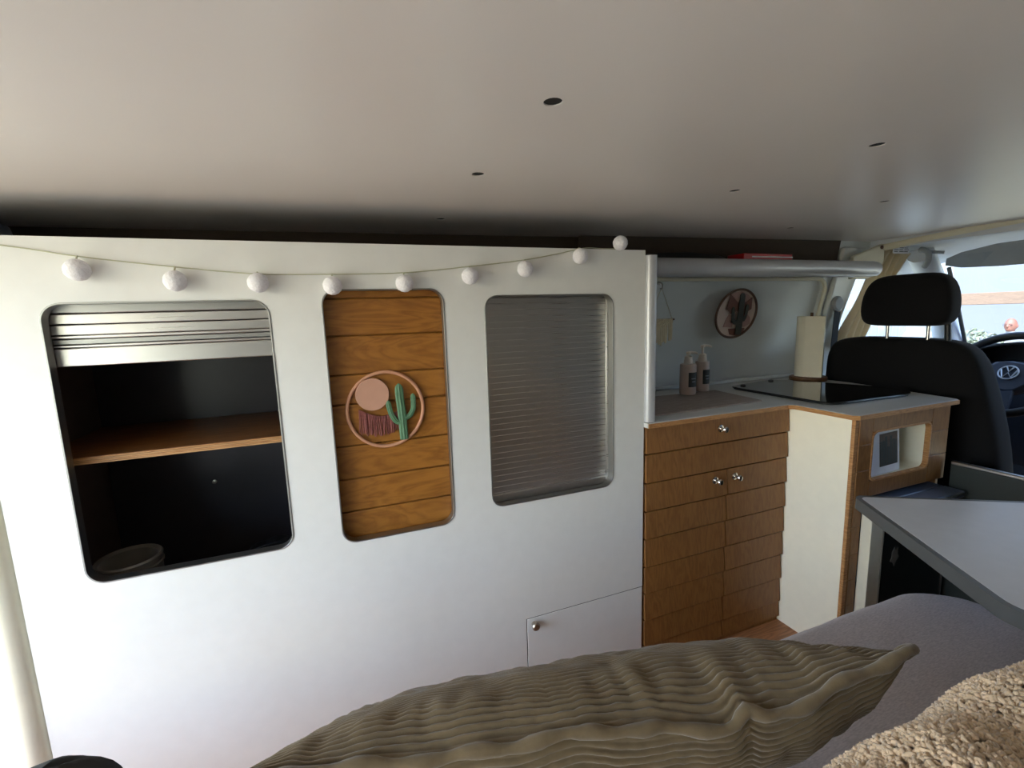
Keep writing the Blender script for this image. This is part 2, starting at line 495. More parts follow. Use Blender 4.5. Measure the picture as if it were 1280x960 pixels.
qw = rr(-1.22, -0.84, 0.72, 1.20, 0.05)
struct(MB().plate([(XR, FZ), (3.2, FZ), (3.2, 1.44), (XR, 1.44)], [qw], -0.46, -0.40, 'y').build('wall_right', 'wall_carpet'))
struct(MB().plate(rr(-1.24, -0.82, 0.70, 1.22, 0.05), [], -0.452, -0.447, 'y').build('window_3', 'glass'))  # unseen side window, added so the open shutter reflects daylight
# rear pillar: painted jamb and the round cream seal beside the cabinet
struct(MB().box(XR, -0.665, 1.16, 1.56, FZ, 1.36).build('wall_rear', 'body_white', bevel=0.02, seg=3))
struct(MB().tube([(-0.624, 1.115, FZ), (-0.624, 1.115, 0.9), (-0.622, 1.115, 1.27)], 0.0245, 16).build('trim_4', 'cream_trim'))
struct(MB().box(-0.70, -0.602, 1.14, 1.17, FZ, 1.30).build('trim_5', 'body_white', bevel=0.004))

struct(MB().box(XR, XR + 0.05, -0.46, -0.30, FZ, 1.40).build('wall_rear_wing', 'wall_carpet'))
# unseen raised tailgate over the rear opening, added to cut off high sky light
struct(MB().plate([(XR + 0.02, 1.40), (XR - 1.0, 1.72), (XR - 1.02, 1.77), (XR + 0.02, 1.46)], [], -0.42, 1.56, fn=lambda p, d: (p[0], d, p[1])).build('door_1', 'body_white', bevel=0.01))
struct(MB().box(XR, XR + 0.05, -0.46, 1.56, 1.375, 1.47).build('trim_11', 'body_white'))

# front: arched headliner edge, headliner shell, pillars
def arch(y): return 1.412 - 0.040 * max(0.0, (y - 0.55) / 0.75) ** 1.5
edge = [(2.30, y, arch(y) - 0.008) for y in np.linspace(-0.4, 1.38, 24)]
struct(MB().tube(edge, 0.016, 10).build('trim_6', 'cream_trim'))
def hlin(u, v):
    y = -0.4 + 1.92 * v
    z0 = arch(min(y, 1.42)); x = 2.30 + 0.42 * u
    z = z0 - 0.10 * u ** 2 * 0.75
    drop = max(0, (y - 1.40) / 0.12)
    return (x, y - 0.03 * drop, z - 0.10 * drop ** 2)
struct(MB().grid(hlin, 16, 30).build('ceiling_front', 'headliner', recalc=False))
struct(MB().plate([(-0.46, 1.355), (1.56, 1.355), (1.56, 1.50), (-0.46, 1.50)], [], 2.29, 2.33, 'x').build('wall_roof_step', 'headliner'))
# B pillar between kitchen wall and cab door
struct(MB().plate([(2.075, 0.61), (2.20, 0.61), (2.20, 1.05), (2.24, 1.36), (2.085, 1.36), (2.085, 1.15), (2.075, 0.80)], [], -0.025, -0.001, fn=lean).build('trim_7', 'body_white', bevel=0.012, seg=3))
# A pillar, light inner trim with a dark seal at the glass
struct(MB().tube([(2.50, 1.33, 1.33), (2.66, 1.355, 1.21), (2.86, 1.40, 1.03), (3.02, 1.43, 0.86)], [0.05, 0.05, 0.055, 0.06], 12).build('trim_8', 'headliner'))
struct(MB().tube([(2.585, 1.262, 1.26), (2.78, 1.305, 1.08), (3.0, 1.362, 0.89)], 0.008, 8).build('trim_9', 'rubber_and_gap_black'))
# windscreen
def wsc(u, v):
    y = -0.38 + 1.72 * u
    bow = (2 * u - 0.95) ** 2 * 0.10
    return (3.12 - 0.52 * v - bow, y, 0.84 + 0.47 * v)
ws = struct(MB().grid(wsc, 16, 8).build('window_1', 'glass', recalc=False))
struct(MB().plate([(2.20, 0.92), (3.0, 0.92), (3.0, 0.97), (2.78, 1.30), (2.34, 1.325), (2.22, 1.2)], [], 0.03, 0.034, fn=lean).build('window_2', 'glass'))

# bracket panel at the end of the overhead shelf
struct(MB().plate([(2.10, 1.315), (2.285, 1.372), (2.30, 1.372), (2.30, 1.30), (2.262, 1.245), (2.20, 1.222), (2.10, 1.222)], [], 1.36, 1.38, 'y').build('trim_10', 'cream_trim', bevel=0.004))
br = bpy.data.objects['trim_10']
MB().lathe([(0.008, 0), (0.008, 0.004), (0.003, 0.006), (0, 0.006)], (2.275, 1.36, 1.357), 12, (0, -1, 0)).build('screw', 'brown_ring', br)

# ================================================================== REAR CABINET
cab = empty('storage_cabinet', (0.12, 1.30, FZ), 'tall white cabinet with three rounded openings along the van side', 'cabinet')
W1 = (-0.493, -0.117, 0.611, 1.1645)
W2 = (-0.0165, 0.255, 0.594, 1.184)
W3 = (0.355, 0.728, 0.6145, 1.1656)
op = [rr(*w, 0.034) for w in (W1, W2, W3)]
outer = [(-0.594, FZ), (0.4415, FZ), (0.4415, 0.271), (0.832, 0.271), (0.832, 1.282), (-0.594, 1.282)]
MB().plate(outer, op, 1.10, 1.115, 'y').build('front_panel', 'panel', cab, bevel=0.0008, seg=1)
MB().box(-0.594, -0.58, 1.1155, 1.495, FZ, 1.278).build('side_panel', 'inner_brown', cab)
MB().box(0.818, 0.832, 1.1155, 1.495, FZ, 1.278).build('side_panel', 'panel', cab)
MB().box(-0.579, 0.817, 1.1155, 1.43, 1.262, 1.278).build('top_panel', 'inner_brown', cab)
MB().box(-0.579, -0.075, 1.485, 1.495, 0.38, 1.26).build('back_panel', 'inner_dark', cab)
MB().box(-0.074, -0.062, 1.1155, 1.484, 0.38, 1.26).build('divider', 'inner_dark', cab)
MB().box(-0.579, -0.075, 1.1155, 1.484, 0.385, 0.40).build('inner_floor', 'inner_brown', cab)
MB().lathe([(0.006, 0), (0.006, 0.003), (0.002, 0.004), (0, 0.004)], (-0.345, 1.4845, 0.675), 12, (0, -1, 0)).build('screw', 'nickel', cab)
sh = MB().box(-0.578, -0.076, 1.148, 1.484, 0.846, 0.861).build('shelf', 'wood_shelf', cab)
for k, zz in enumerate((0.847, 0.8505, 0.854, 0.8575)):
    MB().box(-0.578, -0.076, 1.1455, 1.1482, zz, zz + 0.0026).build('ply_layer', 'ply' if k % 2 == 0 else 'ply_edge', sh)
# edge trims around the openings
for w, mt in ((W1, 'alu_dark'), (W2, 'alu_dark'), (W3, 'alu_dark')):
    o_ = rr(w[0] + 0.0002, w[1] - 0.0002, w[2] + 0.0002, w[3] - 0.0002, 0.0338, 8)
    i_ = rr(w[0] + 0.0032, w[1] - 0.0032, w[2] + 0.0032, w[3] - 0.0032, 0.031, 8)
    MB().plate(o_, [i_], 1.0985, 1.1225, 'y').build('opening_trim', mt, cab, bevel=0.0012, seg=2)
# raised roller shutter: four short slats and the heavier closing bar
rs1 = MB().box(-0.50, -0.11, 1.1265, 1.1355, 1.0445, 1.0795).build('closing_bar', 'alu', cab, bevel=0.002)
s0 = MB().box(-0.50, -0.11, 1.1265, 1.1345, 1.0805, 1.0855).build('slat', 'alu', rs1, bevel=0.0015)
MB().box(-0.50, -0.11, 1.128, 1.134, 1.0865, 1.0965).build('slat', 'alu_dark', rs1, bevel=0.0015)
s1 = MB().box(-0.50, -0.11, 1.1265, 1.1345, 1.0975, 1.1035).build('slat', 'alu', rs1, bevel=0.0015)
s2 = MB().box(-0.50, -0.11, 1.1265, 1.1345, 1.1045, 1.1235).build('slat', 'alu', rs1, bevel=0.0015)
inst('slat', s2, rs1, (0, 0, 0.0205))
MB().box(-0.50, -0.11, 1.123, 1.136, 1.1455, 1.18).build('shutter_housing', 'alu_dark', cab, bevel=0.002)
for gx in (-0.512, -0.124):
    MB().box(gx, gx + 0.012, 1.1228, 1.137, 0.60, 1.19).build('shutter_guide', 'rubber_and_gap_black' if gx < -0.3 else 'alu_dark', cab)
# niche of stained boards
nb = MB().box(-0.03, 0.268, 1.138, 1.144, 0.575, 1.20).build('niche_board', 'wood_niche', cab)
zb = [0.576, 0.659, 0.740, 0.821, 0.921, 0.990, 1.080, 1.165, 1.199]
for a, b in zip(zb[:-1], zb[1:]):
    MB().box(-0.029, 0.267, 1.1295, 1.1378, a + 0.0012, b - 0.0012).build('plank', 'wood_niche', nb, bevel=0.0025, seg=2)
for gx in (-0.031, 0.2625):
    MB().box(gx, gx + 0.006, 1.1228, 1.1292, 0.58, 1.195).build('niche_lining', 'alu_dark', cab)
# closed roller shutter
rs3 = MB().box(0.345, 0.738, 1.1248, 1.136, 0.600, 0.6395).build('closing_bar', 'alu', cab, bevel=0.003)
p3 = 0.0157
def slat_bar(x0, x1, z0, z1):
    """flat aluminium slat with a rounded bead along its lower edge"""
    mb = MB(); pr_ = [(1.1345, z0), (1.1345, z1), (1.1278, z1), (1.1278, z0 + 0.0034), (1.1272, z0 + 0.0030), (1.1266, z0 + 0.0022), (1.1264, z0 + 0.0012), (1.1267, z0)]
    n = len(pr_)
    mb.v = [(x, y, z) for x in (x0, x1) for (y, z) in pr_]
    mb.f = [tuple(range(n)), tuple(range(2 * n - 1, n - 1, -1))] + [(i, (i + 1) % n, (i + 1) % n + n, i + n) for i in range(n)]
    return mb
sl = slat_bar(0.345, 0.738, 0.6405, 0.6405 + p3 - 0.0002).build('slat', 'alu', rs3, ang=50)
for k in range(1, 33):
    inst('slat', sl, rs3, (0, 0, k * p3))
MB().box(0.345, 0.738, 1.123, 1.136, 1.1595, 1.18).build('shutter_housing', 'alu_dark', cab, bevel=0.002)
MB().box(0.7185, 0.736, 1.1228, 1.1262, 0.605, 1.159).build('shutter_guide', 'alu', cab, bevel=0.001)
MB().box(0.347, 0.359, 1.1228, 1.1262, 0.605, 1.159).build('shutter_guide', 'rubber_grey', cab, bevel=0.001)
# flap door low at the kitchen end
fd = MB().box(0.4445, 0.8315, 1.10, 1.115, FZ + 0.01, 0.2685).build('flap_door', 'panel', cab, bevel=0.001)
MB().lathe([(0.007, 0), (0.006, 0.008), (0.011, 0.012), (0.012, 0.017), (0.009, 0.021), (0, 0.022)], (0.464, 1.0995, 0.252), 16, (0, -1, 0)).build('knob', 'nickel', fd)
MB().plate([(0.4417, FZ + 0.01), (0.4443, FZ + 0.01), (0.4443, 0.2687), (0.8318, 0.2687), (0.8318, 0.2708), (0.4417, 0.2708)], [], 1.1012, 1.114, 'y').build('flap_gap_shade', 'rubber_and_gap_black', cab)  # added black strip, stands in for the shade in the flap gap
MB().box(0.43, 0.83, 1.1155, 1.12, FZ, 0.29).build('flap_rebate', 'inner_dark', cab)
MB().plate(rr(0.8325, 0.866, 1.083, 1.122, 0.014), [], 0.793, 1.268, 'z').build('corner_profile', 'profile', cab)

# ================================================================== OBJECTS IN AND ON THE REAR CABINET
ds = empty('storage_pot', (-0.475, 1.215, 0.4), 'round grey storage pot standing inside the open cabinet', 'pot')
MB().lathe([(0.0, 0.4012), (0.055, 0.4012), (0.06, 0.41), (0.06, 0.59), (0.063, 0.602), (0.060, 0.606), (0.054, 0.60), (0.054, 0.44), (0, 0.43)], (-0.468, 1.225, 0), 32).build('body', 'dish', ds)
MB().tube([(-0.468 + 0.061 * math.cos(a), 1.225 + 0.061 * math.sin(a), 0.585) for a in [2 * math.pi * k / 32 for k in range(32)]], 0.003, 6, True).build('band', 'dish', ds)
def bagfn(u, v):
    a = 2 * math.pi * u; r = math.sin(math.pi * min(0.999, v * 0.97 + 0.03)) ** 0.5
    return (-0.185 + 0.085 * math.cos(a) * r, 1.33 + 0.07 * math.sin(a) * r, 0.4012 + 0.13 * (1 - math.cos(math.pi * v)) / 2 + 0.006 * (1 + math.sin(5 * a)) * r * v)
pouch = tag(MB().grid(bagfn, 24, 12, True).build('pouch', 'tarpaulin'), 'small black pouch lying under the wooden cabinet shelf', 'pouch')
MB().tube(catmull([(-0.25, 1.29, 0.53), (-0.22, 1.28, 0.545), (-0.18, 1.283, 0.55), (-0.13, 1.29, 0.54)], 6), 0.003, 6).build('drawcord', 'belt', pouch)

# string of cotton ball lights
g = empty('string_light', (0.15, 1.09, 1.2), 'string of white cotton thread ball lights along the cabinet top edge', 'string light')
cpts = [(-0.80, 1.094, 1.30), (-0.522, 1.096, 1.264), (-0.421, 1.096, 1.247), (-0.273, 1.096, 1.229), (-0.132, 1.096, 1.216), (0.012, 1.096, 1.2155), (0.166, 1.096, 1.219), (0.321, 1.096, 1.234), (0.465, 1.096, 1.251), (0.56, 1.096, 1.268), (0.61, 1.096, 1.2785), (0.65, 1.100, 1.2845), (0.70, 1.108, 1.2845), (0.741, 1.104, 1.2845)]
MB().tube(catmull(cpts, 6), 0.0012, 6).build('cord', 'cord', g)
balls = [(-0.418, 1.221), (-0.272, 1.201), (-0.131, 1.197), (0.010, 1.190), (0.162, 1.194), (0.316, 1.210), (0.458, 1.227), (0.613, 1.260), (0.741, 1.297)]
def ballfn(u, v):
    a = 2 * math.pi * u; t = math.pi * v
    d = Vector((math.sin(t) * math.cos(a), math.sin(t) * math.sin(a), math.cos(t)))
    return d
bmb = MB()
bmb.grid(lambda u, v: ballfn(u, v), 40, 24, True)
bm_pts = []
for p in bmb.v:
    d = Vector(p).normalized()
    w = noise.turbulence(d * 4.2, 3, True) * 0.0016
    bm_pts.append(tuple(d * (0.0196 - 0.0006 + w)))
bmb.v = bm_pts
bmesh_ball = bmb.mesh('cotton_ball', M['thread'], ang=60)
for k, (bx_, bz_) in enumerate(balls):
    o = bpy.data.objects.new('cotton_ball', bmesh_ball); COL.objects.link(o); o.parent = g
    by_ = 1.0785 if k < 8 else 1.088
    o.location = (bx_ - 0.15, by_ - 1.09, bz_ - 1.2); o.rotation_euler = (random.random() * 6, random.random() * 6, random.random() * 6)
    cz_ = min(cpts, key=lambda p: abs(p[0] - bx_))
    MB().tube([(bx_, by_, bz_ + 0.016), (bx_, by_ + 0.005, bz_ + 0.021), (cz_[0], 1.095, cz_[2])], 0.0017, 6).build('bulb_stem', 'cord', g)

# round cactus wall hanging in the wooden niche
wx, wy, wz = 0.106, 1.1285, 0.902
wh = empty('wall_hanging', (wx, wy, wz - 0.093), 'round wooden ring wall hanging with pink moon and green cactus on the niche boards', 'wall decor')
MB().tube([(wx + 0.088 * math.cos(a), wy - 0.004, wz + 0.09 * math.sin(a)) for a in [2 * math.pi * k / 56 for k in range(56)]], 0.0040, 10, True).build('ring', 'pink_wood', wh)
MB().lathe([(0.0385, 0), (0.0385, 0.003), (0.0375, 0.004), (0, 0.004)], (wx - 0.029, wy - 0.005, wz + 0.039), 40, (0, -1, 0)).build('moon', 'pink_moon', wh)
def stalk(pts, r):
    P = catmull(pts, 6); mb = MB(); N = len(P); n = 24
    rad = [r * (1.0 if i < N - 4 else [1, 0.95, 0.8, 0.5, 0.1][i - (N - 5)] if N - 5 >= 0 else 1) for i in range(N)]
    for i, p in enumerate(P):
        a_ = P[max(0, i - 1)]; c_ = P[min(N - 1, i + 1)]; t = (c_ - a_).normalized(); u = t.cross(Vector((0, 1, 0))).normalized()
        for k in range(n):
            an = 2 * math.pi * k / n; q = rad[i] * (1 + 0.14 * math.cos(8 * an))
            mb.v.append(tuple(p + u * q * math.cos(an) + Vector((0, 1, 0)) * q * 0.55 * math.sin(an)))
    for i in range(N - 1):
        for k in range(n):
            mb.f.append((i * n + k, i * n + (k + 1) % n, (i + 1) * n + (k + 1) % n, (i + 1) * n + k))
    mb.f.append(tuple(range(n))[::-1]); mb.f.append(tuple((N - 1) * n + k for k in range(n)))
    return mb
cy_ = wy - 0.0095
cc = stalk([(wx + 0.0375, cy_, wz - 0.077), (wx + 0.036, cy_, wz - 0.02), (wx + 0.033, cy_, wz + 0.03), (wx + 0.0325, cy_, wz + 0.061)], 0.0088).build('cactus', 'green', wh)
stalk([(wx + 0.033, cy_, wz - 0.034), (wx + 0.022, cy_, wz - 0.031), (wx + 0.012, cy_, wz - 0.015), (wx + 0.007, cy_, wz + 0.004), (wx + 0.0055, cy_, wz + 0.022)], 0.0055).build('cactus_arm', 'green', cc)
stalk([(wx + 0.044, cy_, wz - 0.025), (wx + 0.055, cy_, wz - 0.018), (wx + 0.063, cy_, wz - 0.004), (wx + 0.0645, cy_, wz + 0.016), (wx + 0.064, cy_, wz + 0.034)], 0.0055).build('cactus_arm', 'green', cc)
fr = MB()
for k in range(46):
    x = wx - 0.062 + 0.088 * k / 45
    zt = wz + 0.006 - 0.014 * math.sin(math.pi * k / 45) - 0.012 * k / 45
    zl = wz - 0.047 - 0.014 * math.sin(math.pi * (k + 5) / 55) + random.uniform(-0.004, 0.004)
    j = random.uniform(-0.0012, 0.0012); yy = wy - 0.004 - random.random() * 0.003
    fr.tube([(x, yy, zt), (x + j, yy - 0.001, (zt + zl) / 2), (x + 2 * j, yy, zl)], 0.0011, 5)
tag(fr.build('fringe', 'fringe', wh), kind='stuff')

# ================================================================== KITCHEN
FY = 1.10
kit = empty('kitchen_cabinet', (1.13, 1.3, FZ), 'stained wood kitchen base cabinet with lapped board doors and drawer', 'cabinet')
MB().box(0.838, 1.43, FY + 0.016, 1.49, FZ, 0.775).build('body', 'inner_brown', kit)
rows = [0.0, 0.060, 0.149, 0.240, 0.328, 0.420, 0.509, 0.599, 0.689, 0.775]
MB().box(0.838, 1.428, FY + 0.004, FY + 0.0155, FZ, 0.0).build('plinth', 'wood_front', kit)
def lap(x0, x1, z0, z1):
    """lapped board: lower edge stands proud of the board below it"""
    mb = MB(); b = [(x, y, z) for x in (x0, x1) for (y, z) in ((FY - 0.006, z0 + 0.0042), (FY + 0.0105, z0 + 0.0042), (FY + 0.0105, z1), (FY + 0.001, z1 - 0.0005))]
    mb.v = b; mb.f = [(0, 1, 2, 3), (7, 6, 5, 4), (0, 4, 5, 1), (1, 5, 6, 2), (2, 6, 7, 3), (3, 7, 4, 0)]
    return mb
def knob(x, z, parent):
    k_ = MB().lathe([(0.012, 0), (0.012, 0.0015), (0.005, 0.003), (0.004, 0.012), (0.009, 0.017), (0.0105, 0.022), (0.008, 0.026), (0, 0.027)], (x, FY - 0.004, z), 18, (0, -1, 0)).build('knob', 'chrome', parent)
    return k_
def front(name, x0, x1, r0, r1, kx, kz):
    d = MB().box(x0, x1, FY + 0.011, FY + 0.0155, rows[r0] + 0.0015, rows[r1] - 0.0015).build(name, 'wood_front', kit)
    for i in range(r0, r1):
        lap(x0, x1, rows[i] + 0.001, rows[i + 1] - 0.0008).build('plank', 'wood_front', d, bevel=0.0008, seg=1)
    knob(kx, kz, d)
    return d
front('drawer', 0.840, 1.428, 7, 9, 1.123, 0.739)
front('door', 0.840, 1.1595, 0, 7, 1.108, 0.570)
front('door', 1.1625, 1.428, 0, 7, 1.19, 0.571)

# corner cabinet that returns towards the room
ret = empty('corner_cabinet', (1.66, 1.18, FZ), 'return cabinet with cream end panel and cut-out niche behind driver seat', 'cabinet')
RY = 0.885
MB().box(1.432, 1.446, RY + 0.012, 1.49, FZ, 0.775).build('end_panel', 'cream', ret)
MB().box(1.429, 1.447, RY, RY + 0.0115, FZ, 0.775).build('corner_edge', 'ply_edge', ret, bevel=0.002)
nich = rr(1.512, 1.802, 0.572, 0.727, 0.022)
rowsr = [0.30, 0.385, 0.470, 0.555, 0.64, 0.725, 0.775]
fb = MB().plate([(1.448, 0.52), (1.90, 0.52), (1.90, 0.775), (1.448, 0.775)], [nich], RY + 0.006, RY + 0.012, 'y').build('front_board', 'wood_front', ret)
for a, b in zip((0.521, 0.61, 0.692), (0.609, 0.691, 0.775)):
    # each lapped board keeps clear of the niche cut-out
    def clip(x0, x1, z0, z1):
        MB().box(x0, x1, RY - 0.002, RY + 0.0055, z0, z1).build('plank', 'wood_front', fb, bevel=0.0015)
    clip(1.448, 1.508, a, b); clip(1.806, 1.90, a, b)
MB().box(1.5085, 1.8055, RY - 0.002, RY + 0.0055, 0.7275, 0.775).build('plank', 'wood_front', fb, bevel=0.0015)
MB().box(1.5085, 1.8055, RY - 0.002, RY + 0.0055, 0.521, 0.5715).build('plank', 'wood_front', fb, bevel=0.0015)
MB().plate(rr(1.5085, 1.8055, 0.5685, 0.7305, 0.025), [rr(1.514, 1.80, 0.574, 0.725, 0.021)], RY - 0.0035, RY + 0.0125, 'y').build('niche_edge', 'ply_edge', ret, bevel=0.001)
MB().plate(rr(1.506, 1.808, 0.566, 0.733, 0.02), [rr(1.5095, 1.8045, 0.5695, 0.7295, 0.02)], RY + 0.013, RY + 0.17, 'y').build('niche_lining', 'cream', ret)
MB().box(1.506, 1.808, RY + 0.171, RY + 0.176, 0.566, 0.733).build('niche_back', 'cream', ret)
# narrow left strip of boards beside the fridge
for a, b in zip([FZ, 0.085, 0.17, 0.255, 0.34, 0.43], [0.084, 0.169, 0.254, 0.339, 0.429, 0.519]):
    MB().box(1.448, 1.487, RY - 0.001, RY + 0.01, a, b).build('plank', 'wood_front', ret, bevel=0.0015)
MB().box(1.889, 1.90, RY + 0.013, 1.49, FZ, 0.775).build('side_panel', 'wood_front', ret)

# printed card leaning in the niche
cd = empty('photo_card', (1.60, RY + 0.08, 0.5705), 'white card with a dark landscape print leaning inside the cut-out niche', 'card')
def cardp(x, z, d=0.0): return (x + 0.012 + (z - 0.57) * 0.03, RY + 0.019 + (x - 1.52) * 0.06 + (z - 0.57) * 0.10 - d, z)
def quadm(x0, x1, z0, z1, d, t=0.0015):
    mb = MB(); mb.v = [cardp(x, z, dd) for dd in (d, d + t) for (x, z) in ((x0, z0), (x1, z0), (x1, z1), (x0, z1))]
    mb.f = [(0, 1, 2, 3), (7, 6, 5, 4), (0, 4, 5, 1), (1, 5, 6, 2), (2, 6, 7, 3), (3, 7, 4, 0)]; return mb
quadm(1.522, 1.70, 0.5712, 0.7265, 0.0).build('card', 'white_card', cd)
quadm(1.588, 1.688, 0.595, 0.70, 0.0018, 0.0004).build('print', 'beam', cd)
for k in range(7):
    x = 1.590 + k * 0.0138
    quadm(x, x + 0.0118, 0.596, 0.655 + 0.036 * abs(math.sin(k * 1.9 + 0.6)), 0.0024, 0.0004).build('print_shape', 'dark_cactus', cd)

# worktop, one L-shaped slab with a wooden edge band
wt = empty('worktop', (1.4, 1.3, 0.776), 'L-shaped pale grey worktop with wooden edge over kitchen cabinets', 'worktop')
Lsh = [(0.8325, 1.0815), (1.395, 1.0815), (1.412, 1.0675), (1.412, 0.885), (1.424, 0.873), (1.918, 0.873), (1.93, 0.885), (2.005, 1.28), (2.005, 1.533), (0.84, 1.533), (0.84, 1.123), (0.8325, 1.123)]
MB().plate(Lsh, [], 0.7765, 0.791, 'z').build('slab', 'worktop', wt, bevel=0.001)
def off(path, t):
    return path
band = [(0.834, 1.0805), (1.3945, 1.0805), (1.411, 1.067), (1.411, 0.8845), (1.4235, 0.872), (1.918, 0.872)]
bandi = [(0.834, 1.0777), (1.3935, 1.0777), (1.4082, 1.0655), (1.4082, 0.8835), (1.4225, 0.8692), (1.918, 0.8692)]
MB().plate(band + bandi[::-1], [], 0.7765, 0.7895, 'z').build('edge_band', 'ply_edge', wt)

# ---- things on the worktop
bd = tag(MB().plate([(0.885, 1.145), (1.375, 1.16), (1.40, 1.40), (0.885, 1.42)], [], 0.7914, 0.7955, 'z').build('chopping_board', 'mat_board', bevel=0.0015), 'flat taupe board covering the sink in the worktop', 'board')
hob = empty('cooktop', (1.74, 1.25, 0.7914), 'black glass cooktop lid with rounded corners set on the worktop', 'cooktop')
HOB = [tuple(p)[:2] for p in catmull([(1.484, 1.05, 0), (1.492, 1.015, 0), (1.535, 0.992, 0), (1.68, 0.986, 0), (1.83, 0.980, 0), (1.895, 1.0, 0), (1.928, 1.06, 0), (1.918, 1.15, 0), (1.865, 1.28, 0), (1.818, 1.395, 0), (1.785, 1.438, 0), (1.735, 1.452, 0), (1.63, 1.437, 0), (1.525, 1.418, 0), (1.488, 1.385, 0), (1.484, 1.20, 0)], 5, True)]
MB().plate([(1.70 + (x - 1.70) * 0.98, 1.2 + (y - 1.2) * 0.98) for x, y in HOB], [], 0.7914, 0.796, 'z').build('lower_rim', 'black_plastic', hob)
MB().plate(HOB, [], 0.7965, 0.8015, 'z').build('glass_lid', 'black_glass', hob, bevel=0.0012)
for hx, hy in ((1.54, 1.395), (1.73, 1.425)):
    MB().lathe([(0.010, 0.8016), (0.010, 0.8055), (0.006, 0.807), (0, 0.807)], (hx, hy, 0), 14).build('hinge_cap', 'black_plastic', hob)

def soap(name, x, y, r, h, label, nozz):
    t = empty(name, (x, y, 0.7962), label, 'soap bottle', 'soap bottles on the taupe board')
    b = MB().lathe([(0, 0.7965), (r * 0.92, 0.7965), (r, 0.80), (r, 0.7965 + h - 0.006), (r * 0.95, 0.7965 + h), (r * 0.45, 0.7965 + h + 0.001), (0, 0.7965 + h + 0.001)], (x, y, 0), 32).build('bottle', 'bottle', t)
    z = 0.7975 + h
    cp = MB().lathe([(0, z), (0.0165, z), (0.0165, z + 0.008), (0.014, z + 0.018), (0.0145, z + 0.026), (0.009, z + 0.030), (0, z + 0.030)], (x, y, 0), 24).build('collar', 'pump', t)
    zz = z + 0.030
    MB().lathe([(0.004, zz), (0.004, zz + nozz), (0.0085, zz + nozz + 0.001), (0.0085, zz + nozz + 0.009), (0.006, zz + nozz + 0.011), (0, zz + nozz + 0.011)], (x, y, 0), 18).build('pump_stem', 'pump', t)
    zn = zz + nozz + 0.006
    MB().tube(catmull([(x, y, zn + 0.002), (x + 0.016, y - 0.004, zn + 0.002), (x + 0.028, y - 0.007, zn), (x + 0.034, y - 0.0085, zn - 0.004)], 4), [0.005] * 4 + [0.0042] * 5 + [0.0035] * 4, 8).build('spout', 'pump', t)
    # wrap-around label facing the room
    a0, a1 = R(-128), R(-48)
    def lb(u, v): a = a0 + (a1 - a0) * u; return (x + (r + 0.0006) * math.cos(a), y + (r + 0.0006) * math.sin(a), 0.7965 + h * (0.26 + 0.48 * v))
    l_ = MB().grid(lb, 12, 2).build('label', 'label', t, recalc=False)
    for q, (s0_, s1_) in enumerate(((0.25, 0.75), (0.32, 0.68))):
        def ln(u, v): a = a0 + (a1 - a0) * (s0_ + (s1_ - s0_) * u); return (x + (r + 0.0010) * math.cos(a), y + (r + 0.0010) * math.sin(a), 0.7965 + h * (0.52 - 0.1 * q + 0.03 * v))
        MB().grid(ln, 8, 1).build('print_line', 'label_ink', l_, recalc=False)
    return t
soap('soap_bottle', 1.248, 1.385, 0.030, 0.115, 'round taupe pump bottle with black label and lowered pump', 0.004)
soap('soap_bottle', 1.342, 1.412, 0.0265, 0.116, 'slimmer taupe pump bottle with black label and raised pump', 0.022)

kr = empty('paper_towel_roll', (1.955, 1.392, 0.7914), 'white kitchen paper roll standing on a brown wooden holder', 'paper roll')
kr.location = (1.958, 1.40, 0.7914); ORG[kr.name] = (1.958, 1.40, 0.7914)
kx, ky = 1.932, 1.408
MB().lathe([(0, 0.7918), (0.07, 0.7918), (0.073, 0.797), (0.072, 0.808), (0.066, 0.811), (0, 0.811)], (kx, ky, 0), 36).build('holder_base', 'base_wood', kr)
def rollf(u, v):
    a = 2 * math.pi * u; r = 0.053 + 0.0015 * math.sin(3 * a + 0.4) + 0.003 * max(0, math.cos(a + 1.9)) ** 8
    return (kx + r * math.cos(a), ky + r * math.sin(a), 0.8115 + 0.258 * v)
rl = MB(); rl.grid(rollf, 40, 8, True); n0 = len(rl.v)
rl.grid(lambda u, v: (kx + (0.053 - 0.033 * v) * math.cos(2 * math.pi * u), ky + (0.053 - 0.033 * v) * math.sin(2 * math.pi * u), 1.0695), 40, 1, True)
rl.grid(lambda u, v: (kx + 0.020 * math.cos(2 * math.pi * u), ky + 0.020 * math.sin(2 * math.pi * u), 1.0695 - 0.25 * v), 40, 1, True)
rl.build('roll', 'paper', kr)
# loose end of the paper hanging away from the roll
def flap(u, v): return (kx - 0.052 - 0.004 * u + 0.10 * u * 0.35, ky - 0.012 - 0.062 * u, 0.812 + 0.256 * v)
MB().grid(flap, 6, 6).build('loose_sheet', 'paper', kr, recalc=False)
MB().tube([(kx, ky, 0.811), (kx, ky, 1.085)], 0.006, 10).build('holder_rod', 'base_wood', kr)

